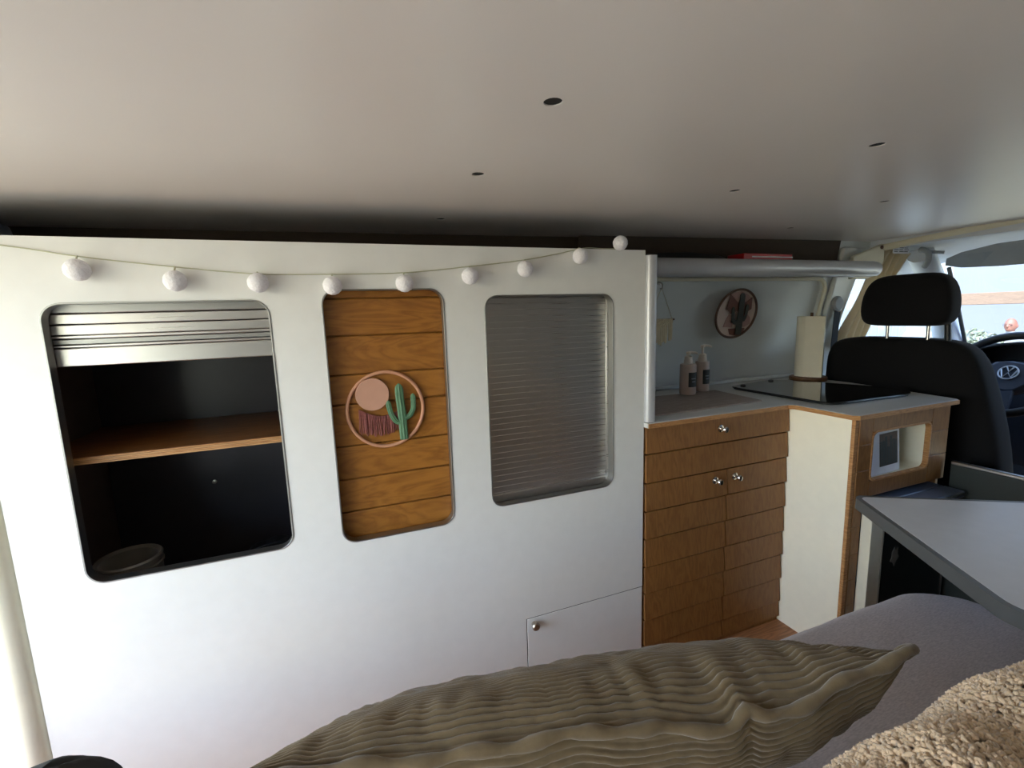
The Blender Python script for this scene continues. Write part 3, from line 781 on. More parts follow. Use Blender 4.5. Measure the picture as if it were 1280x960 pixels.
# ---- on the kitchen wall
# wooden cactus picture: ring with layered wood pieces
dx, dy, dz = 1.561, 1.4705, 1.0955
dec = empty('wall_plaque', (dx, dy, dz - 0.105), 'round brown plaque of layered wood with dark cactus on kitchen wall', 'wall decor')
MB().tube([(dx + 0.107 * math.cos(a), dy - 0.010, dz + 0.100 * math.sin(a)) for a in [2 * math.pi * k / 60 for k in range(60)]], 0.0048, 8, True).build('ring', 'brown_ring', dec)
circ = [(dx + 0.104 * math.cos(a), dz + 0.098 * math.sin(a)) for a in [2 * math.pi * k / 48 for k in range(48)]]
MB().plate(circ, [], dy - 0.006, dy - 0.001, 'y').build('back_disc', 'pale_piece', dec)
def piece(name, pts, m_, d, t=0.003):
    return MB().plate([(dx + a - 0.3 * b, dz + b) for a, b in pts], [], dy - d - t, dy - d, 'y').build(name, m_, dec, bevel=0.0004, seg=1)
piece('sky_piece', [(-0.025, 0.08), (0.0, 0.0885), (0.033, 0.092), (0.066, 0.078), (0.084, 0.066), (0.05, 0.046), (0.006, 0.046)], 'rose_piece', 0.0065)
piece('mountain_piece', [(-0.03, 0.083), (-0.055, 0.023), (-0.028, -0.003), (-0.003, 0.012), (0.038, 0.0), (0.08, 0.019), (0.086, 0.068), (0.051, 0.047), (0.006, 0.048)], 'brown_piece', 0.010)
piece('hill_piece', [(-0.039, -0.002), (-0.058, -0.026), (-0.073, -0.054), (-0.025, -0.056), (-0.01, -0.01)], 'rose_piece', 0.0065)
piece('hill_piece', [(0.02, 0.004), (0.058, 0.0), (0.076, -0.018), (0.073, -0.044), (0.042, -0.058), (0.012, -0.054)], 'rose_piece', 0.0066)
piece('ground_piece', [(-0.045, -0.062), (0.045, -0.062), (0.03, -0.09), (0.0, -0.095), (-0.04, -0.088)], 'brown_piece', 0.0065)
piece('cactus_piece', [(0.018, 0.078), (0.023, 0.084), (0.031, 0.087), (0.038, 0.084), (0.043, 0.077), (0.016, -0.088), (-0.018, -0.088)], 'dark_cactus', 0.0135, 0.004)
piece('cactus_arm', [(0.0, -0.046), (-0.022, -0.043), (-0.034, -0.030), (-0.030, 0.022), (-0.024, 0.030), (-0.017, 0.030), (-0.013, 0.022), (-0.018, -0.016), (-0.014, -0.024), (0.006, -0.024)], 'dark_cactus', 0.0136, 0.0036)
piece('cactus_arm', [(0.012, -0.036), (0.036, -0.030), (0.048, -0.016), (0.063, 0.030), (0.060, 0.038), (0.052, 0.039), (0.046, 0.032), (0.036, -0.006), (0.030, -0.012), (0.018, -0.014)], 'dark_cactus', 0.0137, 0.0035)
dec.rotation_euler.x = math.atan(0.22)         # lies against the leaning wall
dec.location.y = wy_(dz - 0.105) - 0.0015
# macrame on a hook
mc = empty('macrame_hanging', (1.153, 1.44, 0.985), 'small cream macrame hanging on a hook beside the white cabinet end', 'wall decor')
mx, my = 1.153, 1.438
MB().tube(catmull([(mx, 1.444, 1.218), (mx, 1.430, 1.216), (mx, 1.422, 1.206), (mx, 1.426, 1.194), (mx, 1.434, 1.196)], 5), 0.0022, 8).build('hook', 'nickel', mc)
MB().lathe([(0.009, 0), (0.009, 0.003), (0, 0.004)], (mx, 1.4455, 1.218), 14, (0, -1, 0)).build('hook_plate', 'nickel', mc)
MB().tube([(mx - 0.056, my - 0.004, 1.083), (mx, 1.426, 1.197), (mx + 0.056, my - 0.004, 1.083)], 0.0012, 6).build('hanging_cord', 'macrame', mc)
MB().tube([(mx - 0.066, my - 0.004, 1.080), (mx + 0.066, my - 0.004, 1.080)], 0.0035, 8).build('rod', 'base_wood', mc)
mw = MB(); mf = MB()
for k in range(22):
    x = mx - 0.054 + 0.108 * k / 21
    dep = 0.034 - 0.022 * abs(k - 10.5) / 10.5
    pts = [(x + 0.0022 * math.sin(q * 1.7 + k), my - 0.006 - 0.002 * ((q + k) % 2), 1.082 - dep * q / 8) for q in range(9)]
    mw.tube(pts, 0.0027, 6)
    ln = 0.095 - 0.02 * abs(k - 10.5) / 10.5 + random.uniform(-0.006, 0.006)
    xx = random.uniform(-0.004, 0.004)
    mf.tube([(pts[-1][0], my - 0.006, 1.082 - dep), (pts[-1][0] + xx * 0.4, my - 0.007, 1.082 - (dep + ln) / 2), (pts[-1][0] + xx, my - 0.005, 1.082 - ln)], [0.0024, 0.0028, 0.0030], 6)
tag(mw.build('knotted_band', 'macrame', mc), kind='stuff')
tag(mf.build('fringe', 'macrame', mc), kind='stuff')
# black pot holder hanging lower on the same wall
ph = empty('pot_holder', (1.115, 1.46, 0.92), 'black pointed pot holder hanging below the macrame', 'pot holder')
MB().plate([(1.120, 1.02), (1.163, 0.963), (1.120, 0.915), (1.077, 0.963)], [], 1.466, 1.474, 'y').build('pad', 'belt', ph, bevel=0.003)
MB().tube([(1.120, 1.470, 1.018), (1.115, 1.470, 1.035), (1.120, 1.481, 1.045), (1.125, 1.470, 1.035), (1.120, 1.470, 1.018)], 0.0015, 6).build('loop', 'belt', ph)

# ---- overhead shelf with rounded grey front edge
os_ = empty('overhead_shelf', (1.48, 1.38, 1.236), 'overhead shelf with rounded silver grey front edge above kitchen', 'shelf')
MB().box(0.868, 2.10, 1.30, 1.422, 1.236, 1.248).build('shelf_board', 'body_white', os_)
MB().lathe([(0.0, 0.868), (0.030, 0.868), (0.0315, 0.872), (0.0315, 2.096), (0.029, 2.12), (0.020, 2.135), (0, 2.138)], (0, 1.285, 1.256), 28, (1, 0, 0)).build('rounded_edge', 'profile', os_)
MB().lathe([(0.0, 0), (0.020, 0), (0.021, 0.006), (0.015, 0.012), (0, 0.013)], (0.892, 1.254, 1.252), 18, (-0.2, -1, 0.0)).build('end_button', 'body_white', os_)
rb = empty('red_box', (1.60, 1.39, 1.2485), 'flat red box with white edge lying on the overhead shelf', 'box')
MB().box(1.44, 1.69, 1.325, 1.402, 1.249, 1.314).build('carton', 'red', rb, bevel=0.002)
MB().box(1.48, 1.69, 1.3235, 1.3245, 1.300, 1.304).build('stripe', 'white_card', rb)
def lump(cx, cy, cz0, ax, ay, az, seed, nu=36, nv=18, p=0.75):
    mb = MB()
    def f(u, v):
        a = 2 * math.pi * u; t = math.pi * (v * 0.98 + 0.01)
        c_, s_ = math.cos(a), math.sin(a)
        sg = lambda w: math.copysign(abs(w) ** p, w)
        d = noise.noise(Vector((c_ * 1.7 + seed, s_ * 1.7, v * 3))) * 0.10
        return (cx + ax * sg(c_) * math.sin(t) ** 0.7 * (1 + d), cy + ay * sg(s_) * math.sin(t) ** 0.7 * (1 + d), cz0 + az * (1 - math.cos(t)) / 2 * (1 + d * 0.5))
    return mb.grid(f, nu, nv, True)
tag(lump(1.18, 1.36, 1.249, 0.22, 0.040, 0.066, 3).build('folded_bag', 'tarpaulin'), 'black soft bag stowed on the overhead shelf', 'bag')
tag(lump(1.86, 1.36, 1.249, 0.12, 0.035, 0.050, 9).build('folded_cloth', 'shade_and_cloth'), 'dark brown folded cloth on the overhead shelf beside the red box', 'cloth')

# ================================================================== FRIDGE AND LOW BOARD
fr_ = empty('fridge', (1.69, 0.98, FZ), 'dark box fridge with white frame under the corner cabinet', 'fridge')
MB().box(1.546, 1.885, 0.872, 1.30, FZ, 0.50).build('body', 'fridge_grey', fr_, bevel=0.004)
MB().box(1.60, 1.885, 0.815, 0.871, 0.478, 0.500).build('top_ledge', 'fridge_grey', fr_, bevel=0.003)
MB().box(1.60, 1.885, 0.8125, 0.8148, 0.491, 0.4955).build('ledge_strip', 'chrome', fr_)
MB().box(1.488, 1.545, 0.852, 0.8835, FZ, 0.505).build('frame_strip', 'cream_trim', fr_, bevel=0.002)
MB().box(1.5455, 1.549, 0.850, 0.8715, FZ, 0.505).build('frame_edge', 'alu', fr_)
dr = MB().box(1.550, 1.876, 0.850, 0.8715, 0.0, 0.470).build('fridge_door', 'fridge_black', fr_, bevel=0.004)
MB().box(1.8775, 1.8825, 0.848, 0.8715, 0.0, 0.470).build('frame_edge', 'alu', fr_)
stk = [(1.595, 0.335), (1.604, 0.350), (1.612, 0.338), (1.624, 0.345), (1.622, 0.325), (1.632, 0.312), (1.618, 0.300), (1.610, 0.284), (1.602, 0.298), (1.588, 0.304), (1.596, 0.318)]
MB().plate(stk, [], 0.8485, 0.8497, 'y').build('sticker', 'sticker', dr)
pb = empty('partition_board', (1.91, 0.7, FZ), 'dark green low board with aluminium top rail behind driver seat', 'board')
MB().box(1.905, 1.917, 0.15, 0.868, FZ, 0.572).build('board', 'dark_green', pb)
MB().box(1.902, 1.920, 0.15, 0.868, 0.5725, 0.584).build('top_rail', 'alu', pb, bevel=0.003)

# ================================================================== DRIVER SEAT, CAB
seat = empty('driver_seat', (2.3, 1.09, FZ), 'black fabric driver seat seen from behind with tall headrest', 'car seat')
SY = 1.075
def loft(secs, n=40, p=0.45):
    mb = MB()
    K = len(secs)
    for (cx, cy, zz, hx, hy) in secs:
        for k in range(n):
            a = 2 * math.pi * k / n; c_, s_ = math.cos(a), math.sin(a)
            mb.v.append((cx + hx * math.copysign(abs(c_) ** p, c_), cy + hy * math.copysign(abs(s_) ** p, s_), zz))
    for i in range(K - 1):
        for k in range(n):
            mb.f.append((i * n + k, i * n + (k + 1) % n, (i + 1) * n + (k + 1) % n, (i + 1) * n + k))
    mb.f.append(tuple(range(n))[::-1]); mb.f.append(tuple((K - 1) * n + k for k in range(n)))
    return mb
# back rest: rounded shoulders, slight recline, widening towards the hips
bs = []
for zz, hy, hx in ((0.32, 0.305, 0.075), (0.45, 0.312, 0.08), (0.60, 0.305, 0.08), (0.74, 0.292, 0.078), (0.84, 0.276, 0.072), (0.89, 0.268, 0.068), (0.93, 0.252, 0.062), (0.955, 0.232, 0.055), (0.970, 0.20, 0.046), (0.979, 0.15, 0.034), (0.982, 0.09, 0.018)):
    bs.append((2.125 - (zz - 0.3) * 0.06, 1.11 + 0.045 * min(1, max(0, (zz - 0.55) / 0.4)), zz, hx, hy))
MB_ = loft(bs); o = MB_.build('backrest', 'black_fabric', seat)
sd = o.modifiers.new('sub', 'SUBSURF'); sd.levels = 1; sd.render_levels = 1
hs = []
for zz, hy, hx in ((1.026, 0.09, 0.02), (1.029, 0.125, 0.035), (1.040, 0.148, 0.044), (1.065, 0.158, 0.050), (1.10, 0.161, 0.052), (1.145, 0.156, 0.050), (1.185, 0.142, 0.044), (1.207, 0.122, 0.036), (1.218, 0.095, 0.024), (1.221, 0.06, 0.012)):
    hs.append((2.05 + (zz - 1.1) * 0.02, SY + 0.042, zz, hx, hy * 0.955))
hd = loft(hs).build('headrest', 'black_fabric', seat)
sd = hd.modifiers.new('sub', 'SUBSURF'); sd.levels = 1; sd.render_levels = 1
for yy in (SY + 0.105, SY - 0.03):
    MB().tube([(2.055, yy, 0.95), (2.052, yy, 1.04)], 0.0065, 12).build('headrest_post', 'chrome', hd)
MB().tube([(2.07, SY - 0.085, 0.955), (2.065, SY - 0.08, 1.04)], 0.010, 12).build('headrest_guide', 'black_plastic', hd)
sc_ = loft([(2.42, SY, 0.26, 0.24, 0.25), (2.42, SY, 0.30, 0.26, 0.27), (2.42, SY, 0.37, 0.27, 0.275), (2.42, SY, 0.41, 0.255, 0.26), (2.42, SY, 0.425, 0.22, 0.22)]).build('seat_cushion', 'black_fabric', seat)
MB().box(2.18, 2.64, SY - 0.2, SY + 0.2, FZ, 0.26).build('seat_base', 'black_plastic', seat, bevel=0.01)

# seat belt on the B pillar
sb = empty('seat_belt', (2.20, 1.44, 0.6), 'black seat belt hanging from its ring on the door pillar', 'seat belt')
MB().lathe([(0.034, 0), (0.034, 0.01), (0.026, 0.018), (0.0, 0.02)], (2.125, 1.440, 1.120), 24, (0, -1, 0)).build('anchor_cover', 'visor', sb)
MB().tube([(2.13 + 0.022 * math.cos(a), 1.433, 1.100 + 0.016 * math.sin(a)) for a in [2 * math.pi * k / 20 for k in range(20)]], 0.004, 8, True).build('guide_ring', 'chrome', sb)
MB().plate([(2.110, 1.09), (2.148, 1.09), (2.122, 0.6), (2.085, 0.6)], [], 1.432, 1.4345, 'y').build('strap', 'belt', sb)

# curtain tied at the cab window
cu = empty('curtain', (2.45, 1.46, 0.93), 'beige gathered curtain swept back across the cab side window', 'curtain')
top_ = [(2.40, 1.375), (2.62, 1.335)]; bot_ = [(2.20, 0.90), (2.36, 0.90)]
def curt(u, v):
    sw = v ** 0.75
    x = (2.335 + 0.145 * u) * (1 - sw) + (2.135 + 0.15 * u) * sw
    z = 1.362 - 0.03 * u * (1 - v) - 0.44 * v
    y = 1.37 + 0.062 * v + 0.018 * math.sin(u * 2 * math.pi * 4 + 2 * v) * (0.7 + 0.3 * v) + 0.006 * math.sin(9 * v + 4 * u)
    return (x, y, z)
ct = MB().grid(curt, 90, 30).build('fabric', 'curtain', cu, recalc=False)
so = ct.modifiers.new('thick', 'SOLIDIFY'); so.thickness = 0.0015
MB().tube([(2.31, 1.37, 1.366), (2.56, 1.36, 1.362)], 0.005, 8).build('curtain_rail', 'body_white', cu)
# warning label on the headliner
lb_ = empty('warning_label', (2.50, 1.385, 1.325), 'white warning label with dark print above the curtain', 'label')
def lq(x0, x1, z0, z1, y): return MB().box(x0, x1, y, y + 0.0012, z0, z1)
lq(2.325, 2.44, 1.330, 1.372, 1.342).build('paper_label', 'white_card', lb_)
for r_ in range(4):
    for c_ in range(3):
        lq(2.333 + 0.035 * c_, 2.333 + 0.035 * c_ + 0.024 + 0.006 * ((r_ + c_) % 2), 1.337 + 0.008 * r_, 1.340 + 0.008 * r_, 1.3412).build('print_line', 'label_ink' if r_ else 'label', lb_)

# sun visor
vs = empty('sun_visor', (2.52, 0.95, 1.27), 'grey padded sun visor folded up against the headliner', 'sun visor')
def visor_pt(p, d): return (2.50 + (1.355 - p[1]) * 0.9 + d, p[0], p[1])
MB().plate([(1.275, 1.272), (1.26, 1.30), (1.20, 1.32), (1.08, 1.338), (0.75, 1.345), (0.62, 1.335), (0.62, 1.265), (0.80, 1.252), (1.10, 1.252), (1.22, 1.258)], [], 0, 0.018, fn=visor_pt).build('pad', 'visor', vs, bevel=0.007, seg=3)
MB().tube([(2.515, 1.25, 1.325), (2.50, 1.31, 1.335), (2.49, 1.325, 1.355)], 0.007, 8).build('pivot_arm', 'visor', vs)
gh = MB().tube(catmull([(2.46, 1.312, 1.345), (2.455, 1.280, 1.330), (2.455, 1.275, 1.295), (2.47, 1.295, 1.268)], 5), 0.011, 10).build('grab_handle', 'visor')
tag(gh, 'short grey grab handle on the windscreen pillar trim', 'handle')

# dashboard, instrument hood, steering wheel
db = empty('dashboard', (2.95, 0.6, 0.3), 'dark blue grey dashboard with instrument hood under windscreen', 'dashboard')
MB().plate([(2.80, 0.35), (2.74, 0.62), (2.80, 0.82), (2.92, 0.86), (3.14, 0.835), (3.2, 0.35)], [], -0.38, 1.40, fn=lambda p, d: (p[0], d, p[1])).build('fascia', 'dash', db, bevel=0.015, seg=3)
def hood(u, v):
    a = math.pi * u
    return (2.76 + 0.16 * v, 1.05 + (0.20 - 0.02 * v) * math.cos(a), 0.825 + 0.105 * math.sin(a) ** 0.8)
hm = MB().grid(hood, 24, 6).build('instrument_hood', 'black_plastic', db, recalc=False)
hm.modifiers.new('thick', 'SOLIDIFY').thickness = 0.012
MB().box(2.86, 2.87, 0.87, 1.23, 0.80, 0.915).build('instrument_panel', 'black_plastic', db, bevel=0.01)
sw = empty('steering_wheel', (2.62, 1.045, 0.80), 'black three-spoke steering wheel with round chrome emblem', 'steering wheel')
wc = Vector((2.62, 1.045, 0.805)); nrm = Vector((-math.cos(R(34)), 0, math.sin(R(34)))); wu = Vector((math.sin(R(34)), 0, math.cos(R(34)))); wl = Vector((0, 1, 0))
def wp(a, b, c=0.0): return wc + wl * a + wu * b + nrm * c
MB().tube([wp(0.187 * math.cos(a), 0.187 * math.sin(a)) for a in [2 * math.pi * k / 64 for k in range(64)]], 0.0165, 14, True).build('rim', 'black_plastic', sw)
def wfn(p, d): return tuple(wp(p[0], p[1], d))
hubp = [(0.085, 0.035), (0.06, 0.062), (0.0, 0.072), (-0.06, 0.062), (-0.085, 0.035), (-0.085, -0.02), (-0.05, -0.062), (0, -0.075), (0.05, -0.062), (0.085, -0.02)]
hub = MB().plate(hubp, [], -0.055, -0.012, fn=wfn).build('hub', 'dash', sw, bevel=0.012, seg=3)
for pts in ([(0.07, 0.028), (0.182, 0.035), (0.182, -0.012), (0.07, -0.02)], [(-0.07, 0.028), (-0.182, 0.035), (-0.182, -0.012), (-0.07, -0.02)], [(0.035, -0.05), (0.045, -0.183), (-0.045, -0.183), (-0.035, -0.05)]):
    MB().plate(pts, [], -0.035, -0.014, fn=wfn).build('spoke', 'dash', sw, bevel=0.004)
em = MB().tube([wp(0.031 * math.cos(a), 0.012 + 0.031 * math.sin(a), -0.008) for a in [2 * math.pi * k / 36 for k in range(36)]], 0.0028, 8, True).build('emblem', 'emblem', hub)
def stroke(pts): MB().tube([wp(-a, 0.012 + b, -0.0085) for a, b in pts], 0.0030, 6).build('emblem_stroke', 'emblem', hub)
stroke([(-0.011, 0.0265), (0.0, 0.004), (0.011, 0.0265)])
stroke([(-0.0255, 0.013), (-0.0135, -0.024), (0.0, -0.001), (0.0135, -0.024), (0.0255, 0.013)])
MB().tube([tuple(wp(0, 0, -0.05)), (2.715, 1.045, 0.735)], 0.035, 16).build('steering_column', 'black_plastic', sw)

# ================================================================== TABLE, BED, SOFT THINGS
tb = empty('table', (1.35, 0.45, FZ), 'grey swivel table top with dark rounded edge strip over the bed', 'table')
e1 = Vector((0.318, -0.198, 0)).normalized(); e2 = Vector((-e1.y, e1.x, 0)) * -1
c0 = Vector((1.250, 0.760, 0))
TL, TW = 0.75, 0.505
def tfn(p, d): q = c0 + e1 * p[0] + e2 * p[1]; return (q.x, q.y, d)
TO = rr(0, TL, 0, TW, (0.05, 0.055, 0.022, 0.03), 10)
TI = rr(0.006, TL - 0.006, 0.006, TW - 0.006, (0.046, 0.05, 0.017, 0.026), 10)
MB().plate(TI, [], 0.590, 0.6155, fn=tfn).build('table_top', 'table', tb, bevel=0.001)
pth = [tfn(p, 0.602) for p in TO]
MB().plate(rr(-0.006, TL + 0.006, -0.006, TW + 0.006, (0.056, 0.061, 0.026, 0.036), 10), [rr(0.0064, TL - 0.0064, 0.0064, TW - 0.0064, (0.046, 0.05, 0.017, 0.026), 10)], 0.586, 0.6150, fn=tfn).build('edge_strip', 'rubber_grey', tb, bevel=0.005, seg=3)
q = c0 + e1 * 0.42 + e2 * 0.20
MB().lathe([(0.12, FZ), (0.12, FZ + 0.01), (0.03, FZ + 0.02), (0.028, 0.58), (0.06, 0.585), (0.06, 0.5895), (0, 0.5895)], (1.62, 0.42, 0), 28).build('pedestal', 'nickel', tb)

BED_Z = 0.365
ring = rr(-1.22, 1.492, -0.37, 0.705, (0.14, 0.05, 0.05, 0.14), 12)
cx0, cy0 = 0.136, 0.1675
prof = [(0.0, 0.215), (0.012, 0.205), (1.0, 0.20)]
bed = MB()
rings = []
hts = [(0.985, 0.19), (1.0, 0.21), (1.0, 0.32), (0.996, 0.345), (0.986, 0.358), (0.97, 0.365)]
dens = []
for i in range(len(ring)):
    p, q_ = ring[i], ring[(i + 1) % len(ring)]
    L_ = math.hypot(q_[0] - p[0], q_[1] - p[1]); k = max(1, int(L_ / 0.03))
    for j in range(k): dens.append((p[0] + (q_[0] - p[0]) * j / k, p[1] + (q_[1] - p[1]) * j / k))
def inset(p, d):
    vx, vy = p[0] - cx0, p[1] - cy0
    hx, hy = 1.356, 0.537
    return (cx0 + vx * (1 - d / hx), cy0 + vy * (1 - d / hy))
def wr(x, y):
    return 0.006 * noise.noise(Vector((x * 2.5, y * 9 + x * 4, 1))) + 0.004 * noise.noise(Vector((x * 9, y * 16 + x * 8, 4)))
levels = [(0.012, 0.18), (0.0, 0.20), (0.0, 0.315), (0.006, 0.338), (0.018, 0.353), (0.035, 0.361), (0.06, 0.366)] + [(0.06 + 0.46 * k / 14, 0.368) for k in range(1, 15)]
nD = len(dens)
for li, (d, z) in enumerate(levels):
    for p in dens:
        a = inset(p, d); bed.v.append((a[0], a[1], z + (wr(*a) if li >= 4 else 0)))
for li in range(len(levels) - 1):
    for k in range(nD):
        bed.f.append((li * nD + k, li * nD + (k + 1) % nD, (li + 1) * nD + (k + 1) % nD, (li + 1) * nD + k))
bed.f.append(tuple(range(nD))[::-1]); bed.f.append(tuple((len(levels) - 1) * nD + k for k in range(nD)))
bo = bed.build('bed_cushion', 'grey_fabric', ang=70)
tag(bo, 'grey melange bed cushion on a wooden bench box', 'cushion')
tag(MB().box(-1.20, 1.44, -0.36, 0.68, FZ, 0.179).build('bench_box', 'bed_base', bevel=0.004), 'wooden bench box under the grey bed cushion', 'bench')

# olive corduroy pillow leaning over the bed
def pillow():
    NR = Vector((0.560, 0.264, 0.728)); NL = Vector((-0.128, 0.430, 0.697))
    ex = (NR - NL); Lx = ex.length; ex.normalize()
    t = R(40)
    hd_ = Vector((-ex.y, ex.x, 0)).normalized()
    ey = (hd_ * math.cos(t) + Vector((0, 0, -math.sin(t))))
    ey = (ey - ex * ey.dot(ex)).normalized(); ez = ex.cross(ey)
    Ly = 0.44
    C = (NL + NR) / 2 + ey * Ly / 2
    hx, hy = Lx / 2, Ly / 2
    p = empty('corduroy_pillow', (C.x, C.y, BED_Z), 'olive brown corduroy pillow with wavy piped seam', 'pillow')
    def outline(s, t_):
        # edges drawn in between the corners
        x = hx * s * (1 - 0.075 * (1 - t_ * t_) * abs(s) ** 3)
        y = hy * t_ * (1 - (0.085 if t_ > 0 else 0.02) * (1 - s * s) * abs(t_) ** 3)
        return x, y
    def seamz(s, t_):
        e = max(abs(s), abs(t_)) ** 6
        return e * (-0.020 * math.exp(-((s - 0.35) / 0.35) ** 2) + 0.003 * math.sin(7 * s + 1.0) + 0.0015 * math.sin(23 * s + 3 * t_) + 0.010 * math.exp(-((s - 0.42) / 0.03) ** 2) + 0.010 * (abs(s * t_)) ** 4)
    # arc length across the swollen face, so that the wales keep their spacing on the steep flanks
    ts = np.linspace(-1, 1, 4001)
    arc_len = {}; slope = {}
    for sd_, h0, pw_ in ((1, 0.054, 0.62), (-1, 0.085, 0.60)):
        hh = h0 * np.maximum(0, 1 - ts ** 4) ** pw_
        L_ = np.concatenate([[0], np.cumsum(np.hypot(np.diff(ts * hy), np.diff(hh)))])
        arc_len[sd_] = L_
        g_ = np.gradient(hh, ts * hy); slope[sd_] = g_ / np.sqrt(1 + g_ ** 2)
    def t_of(v, sd_): return float(np.interp(v * arc_len[sd_][-1], arc_len[sd_], ts))
    def P(s, t_, side, rib=True):
        x, y = outline(s, t_)
        h = 0.054 * max(0, (1 - s ** 4) * (1 - t_ ** 4)) ** 0.62 if side > 0 else 0.085 * max(0, (1 - s ** 4) * (1 - t_ ** 4)) ** 0.6
        edge = max(abs(s), abs(t_))
        pk = 0.006 * noise.noise(Vector((s * 9, t_ * 4, side * 3.0))) * min(1, (1 - edge) * 6) + 0.0045 * noise.noise(Vector((s * 22 + 5, t_ * 3, side))) * max(0, 1 - abs(edge - 0.85) / 0.2)
        wale = 0
        if rib:
            ph_ = float(np.interp(t_, ts, arc_len[side])) + 0.006 * noise.noise(Vector((s * 5, t_ * 3, 8)))
            wale = 0.0044 * (abs(math.sin(math.pi * ph_ / 0.0078)) ** 0.7 - 0.5) * min(1, (1 - edge) * 60)
        sl_ = float(np.interp(t_, ts, slope[side]))
        y -= sl_ * wale
        z = side * (h + pk + wale * math.sqrt(max(0.0, 1 - sl_ * sl_))) + seamz(s, t_)
        return C + ex * x + ey * y + ez * z
    NU, NV = 110, 640
    def uu(u): return math.sin((u - 0.5) * math.pi * 0.999) * 0.35 + (2 * u - 1) * 0.65
    mb = MB()
    mb.grid(lambda u, v: P(uu(u), t_of(v, 1), 1), NU, NV)
    mb.build('cover', 'olive', p, ang=180, recalc=False)
    mb = MB()
    mb.grid(lambda u, v: P(uu(u), t_of(1 - v, -1), -1), NU, NV)
    mb.build('underside', 'olive', p, ang=180, recalc=False)
    per = []
    n = 90
    for k in range(n): per.append((-1 + 2 * k / n, -1))
    for k in range(n): per.append((1, -1 + 2 * k / n))
    for k in range(n): per.append((1 - 2 * k / n, 1))
    for k in range(n): per.append((-1, 1 - 2 * k / n))
    pts = []
    for i, (s, t_) in enumerate(per):
        q_ = P(s, t_, 1, False)
        out = (ex * s * (abs(s) > 0.99) + ey * t_ * (abs(t_) > 0.99))
        if out.length: out.normalize()
        pts.append(q_ + out * (0.004 + 0.0015 * math.sin(i * 0.2)) + ez * 0.001 * math.sin(i * 0.5 + 1))
    MB().tube(pts, [0.0062 + 0.0012 * math.sin(i * 0.9) for i in range(len(pts))], 10, True).build('piping', 'olive', p, ang=180)
    return p
pillow()

# sherpa throw heaped on the bed beside the pillow
def heap(x, y):
    """height of the heap above the floor"""
    k = 0.014 * noise.noise(Vector((x * 6, 3.0, 2)))
    e = min(1.0, max(0.0, (y - 0.155) / (0.125 + k))); f = math.sqrt(max(0.0, 1 - e * e))
    e2 = min(1.0, max(0.0, (0.33 - x) / 0.20)); f *= math.sqrt(max(0.0, 1 - e2 * e2))
    e3 = min(1.0, max(0.0, (x - 0.80) / 0.40)); f *= math.sqrt(max(0.0, 1 - e3 * e3))
    e4 = min(1.0, max(0.0, (-0.2 - y) / 0.155)); f *= math.sqrt(max(0.0, 1 - e4 * e4))
    z = (0.408 + 0.022 * noise.noise(Vector((x * 5, y * 5, 2))) + 0.012 * noise.noise(Vector((x * 14, y * 14, 7)))) * f
    return BED_Z + 0.010 + z
def sherpa():
    t = empty('sherpa_throw', (0.72, -0.1, BED_Z), 'beige fluffy sherpa throw heaped on the bed beside the olive pillow', 'blanket')
    x0, x1, y0, y1 = 0.13, 1.20, -0.355, 0.285
    NX, NY = 200, 110
    mb = MB()
    mb.grid(lambda u, v: (x0 + (x1 - x0) * u, y0 + (y1 - y0) * v, heap(x0 + (x1 - x0) * u, y0 + (y1 - y0) * v) + 0.004 * noise.noise(Vector((u * 90, v * 60, 0)))), NX, NY)
    mb.build('blanket', 'sherpa', t, ang=180, recalc=False)
    tf = MB(); rnd = random.Random(3)
    def ht(x, y): return heap(x, y)
    cnt = 0
    while cnt < 24000:
        x = rnd.uniform(0.15, 0.92); y = rnd.uniform(0.06, 0.283)
        e = 0.004
        n_ = Vector((-(ht(x + e, y) - ht(x - e, y)) / (2 * e), -(ht(x, y + e) - ht(x, y - e)) / (2 * e), 1)).normalized()
        z = ht(x, y)
        if z < BED_Z + 0.02: 
            if rnd.random() < 0.8: continue
        cnt += 1
        # small curled tuft
        r = rnd.uniform(0.0018, 0.0032)
        c = Vector((x, y, z)) + n_ * r * 0.6
        d1 = Vector((rnd.uniform(-1, 1), rnd.uniform(-1, 1), rnd.uniform(-0.6, 0.9))).normalized()
        a = n_.cross(d1)
        if a.length < 0.1: continue
        a.normalize()
        pts = [c - a * r * 1.0, c - a * r * 0.2 + n_ * r * 1.0, c + a * r * 0.9 + n_ * r * 0.5, c + a * r * 0.9 + d1 * r * 0.9]
        tf.tube(pts, [r * 0.55, r * 0.75, r * 0.65, r * 0.3], 5)
    tag(tf.build('fleece_tufts', 'sherpa', t, ang=180, recalc=False), kind='stuff')
sherpa()

# black bag on the rear corner of the bed
bg = empty('black_bag', (-0.43, 0.62, BED_Z), 'black rounded bag standing on the bed by the cabinet', 'bag')
lump(-0.378, 0.668, BED_Z + 0.004, 0.075, 0.05, 0.215, 5, p=0.6).build('body', 'tarpaulin', bg)
MB().tube(catmull([(-0.435, 0.64, 0.56), (-0.425, 0.62, 0.585), (-0.355, 0.62, 0.587), (-0.335, 0.64, 0.562)], 6), 0.006, 8).build('handle', 'tarpaulin', bg)

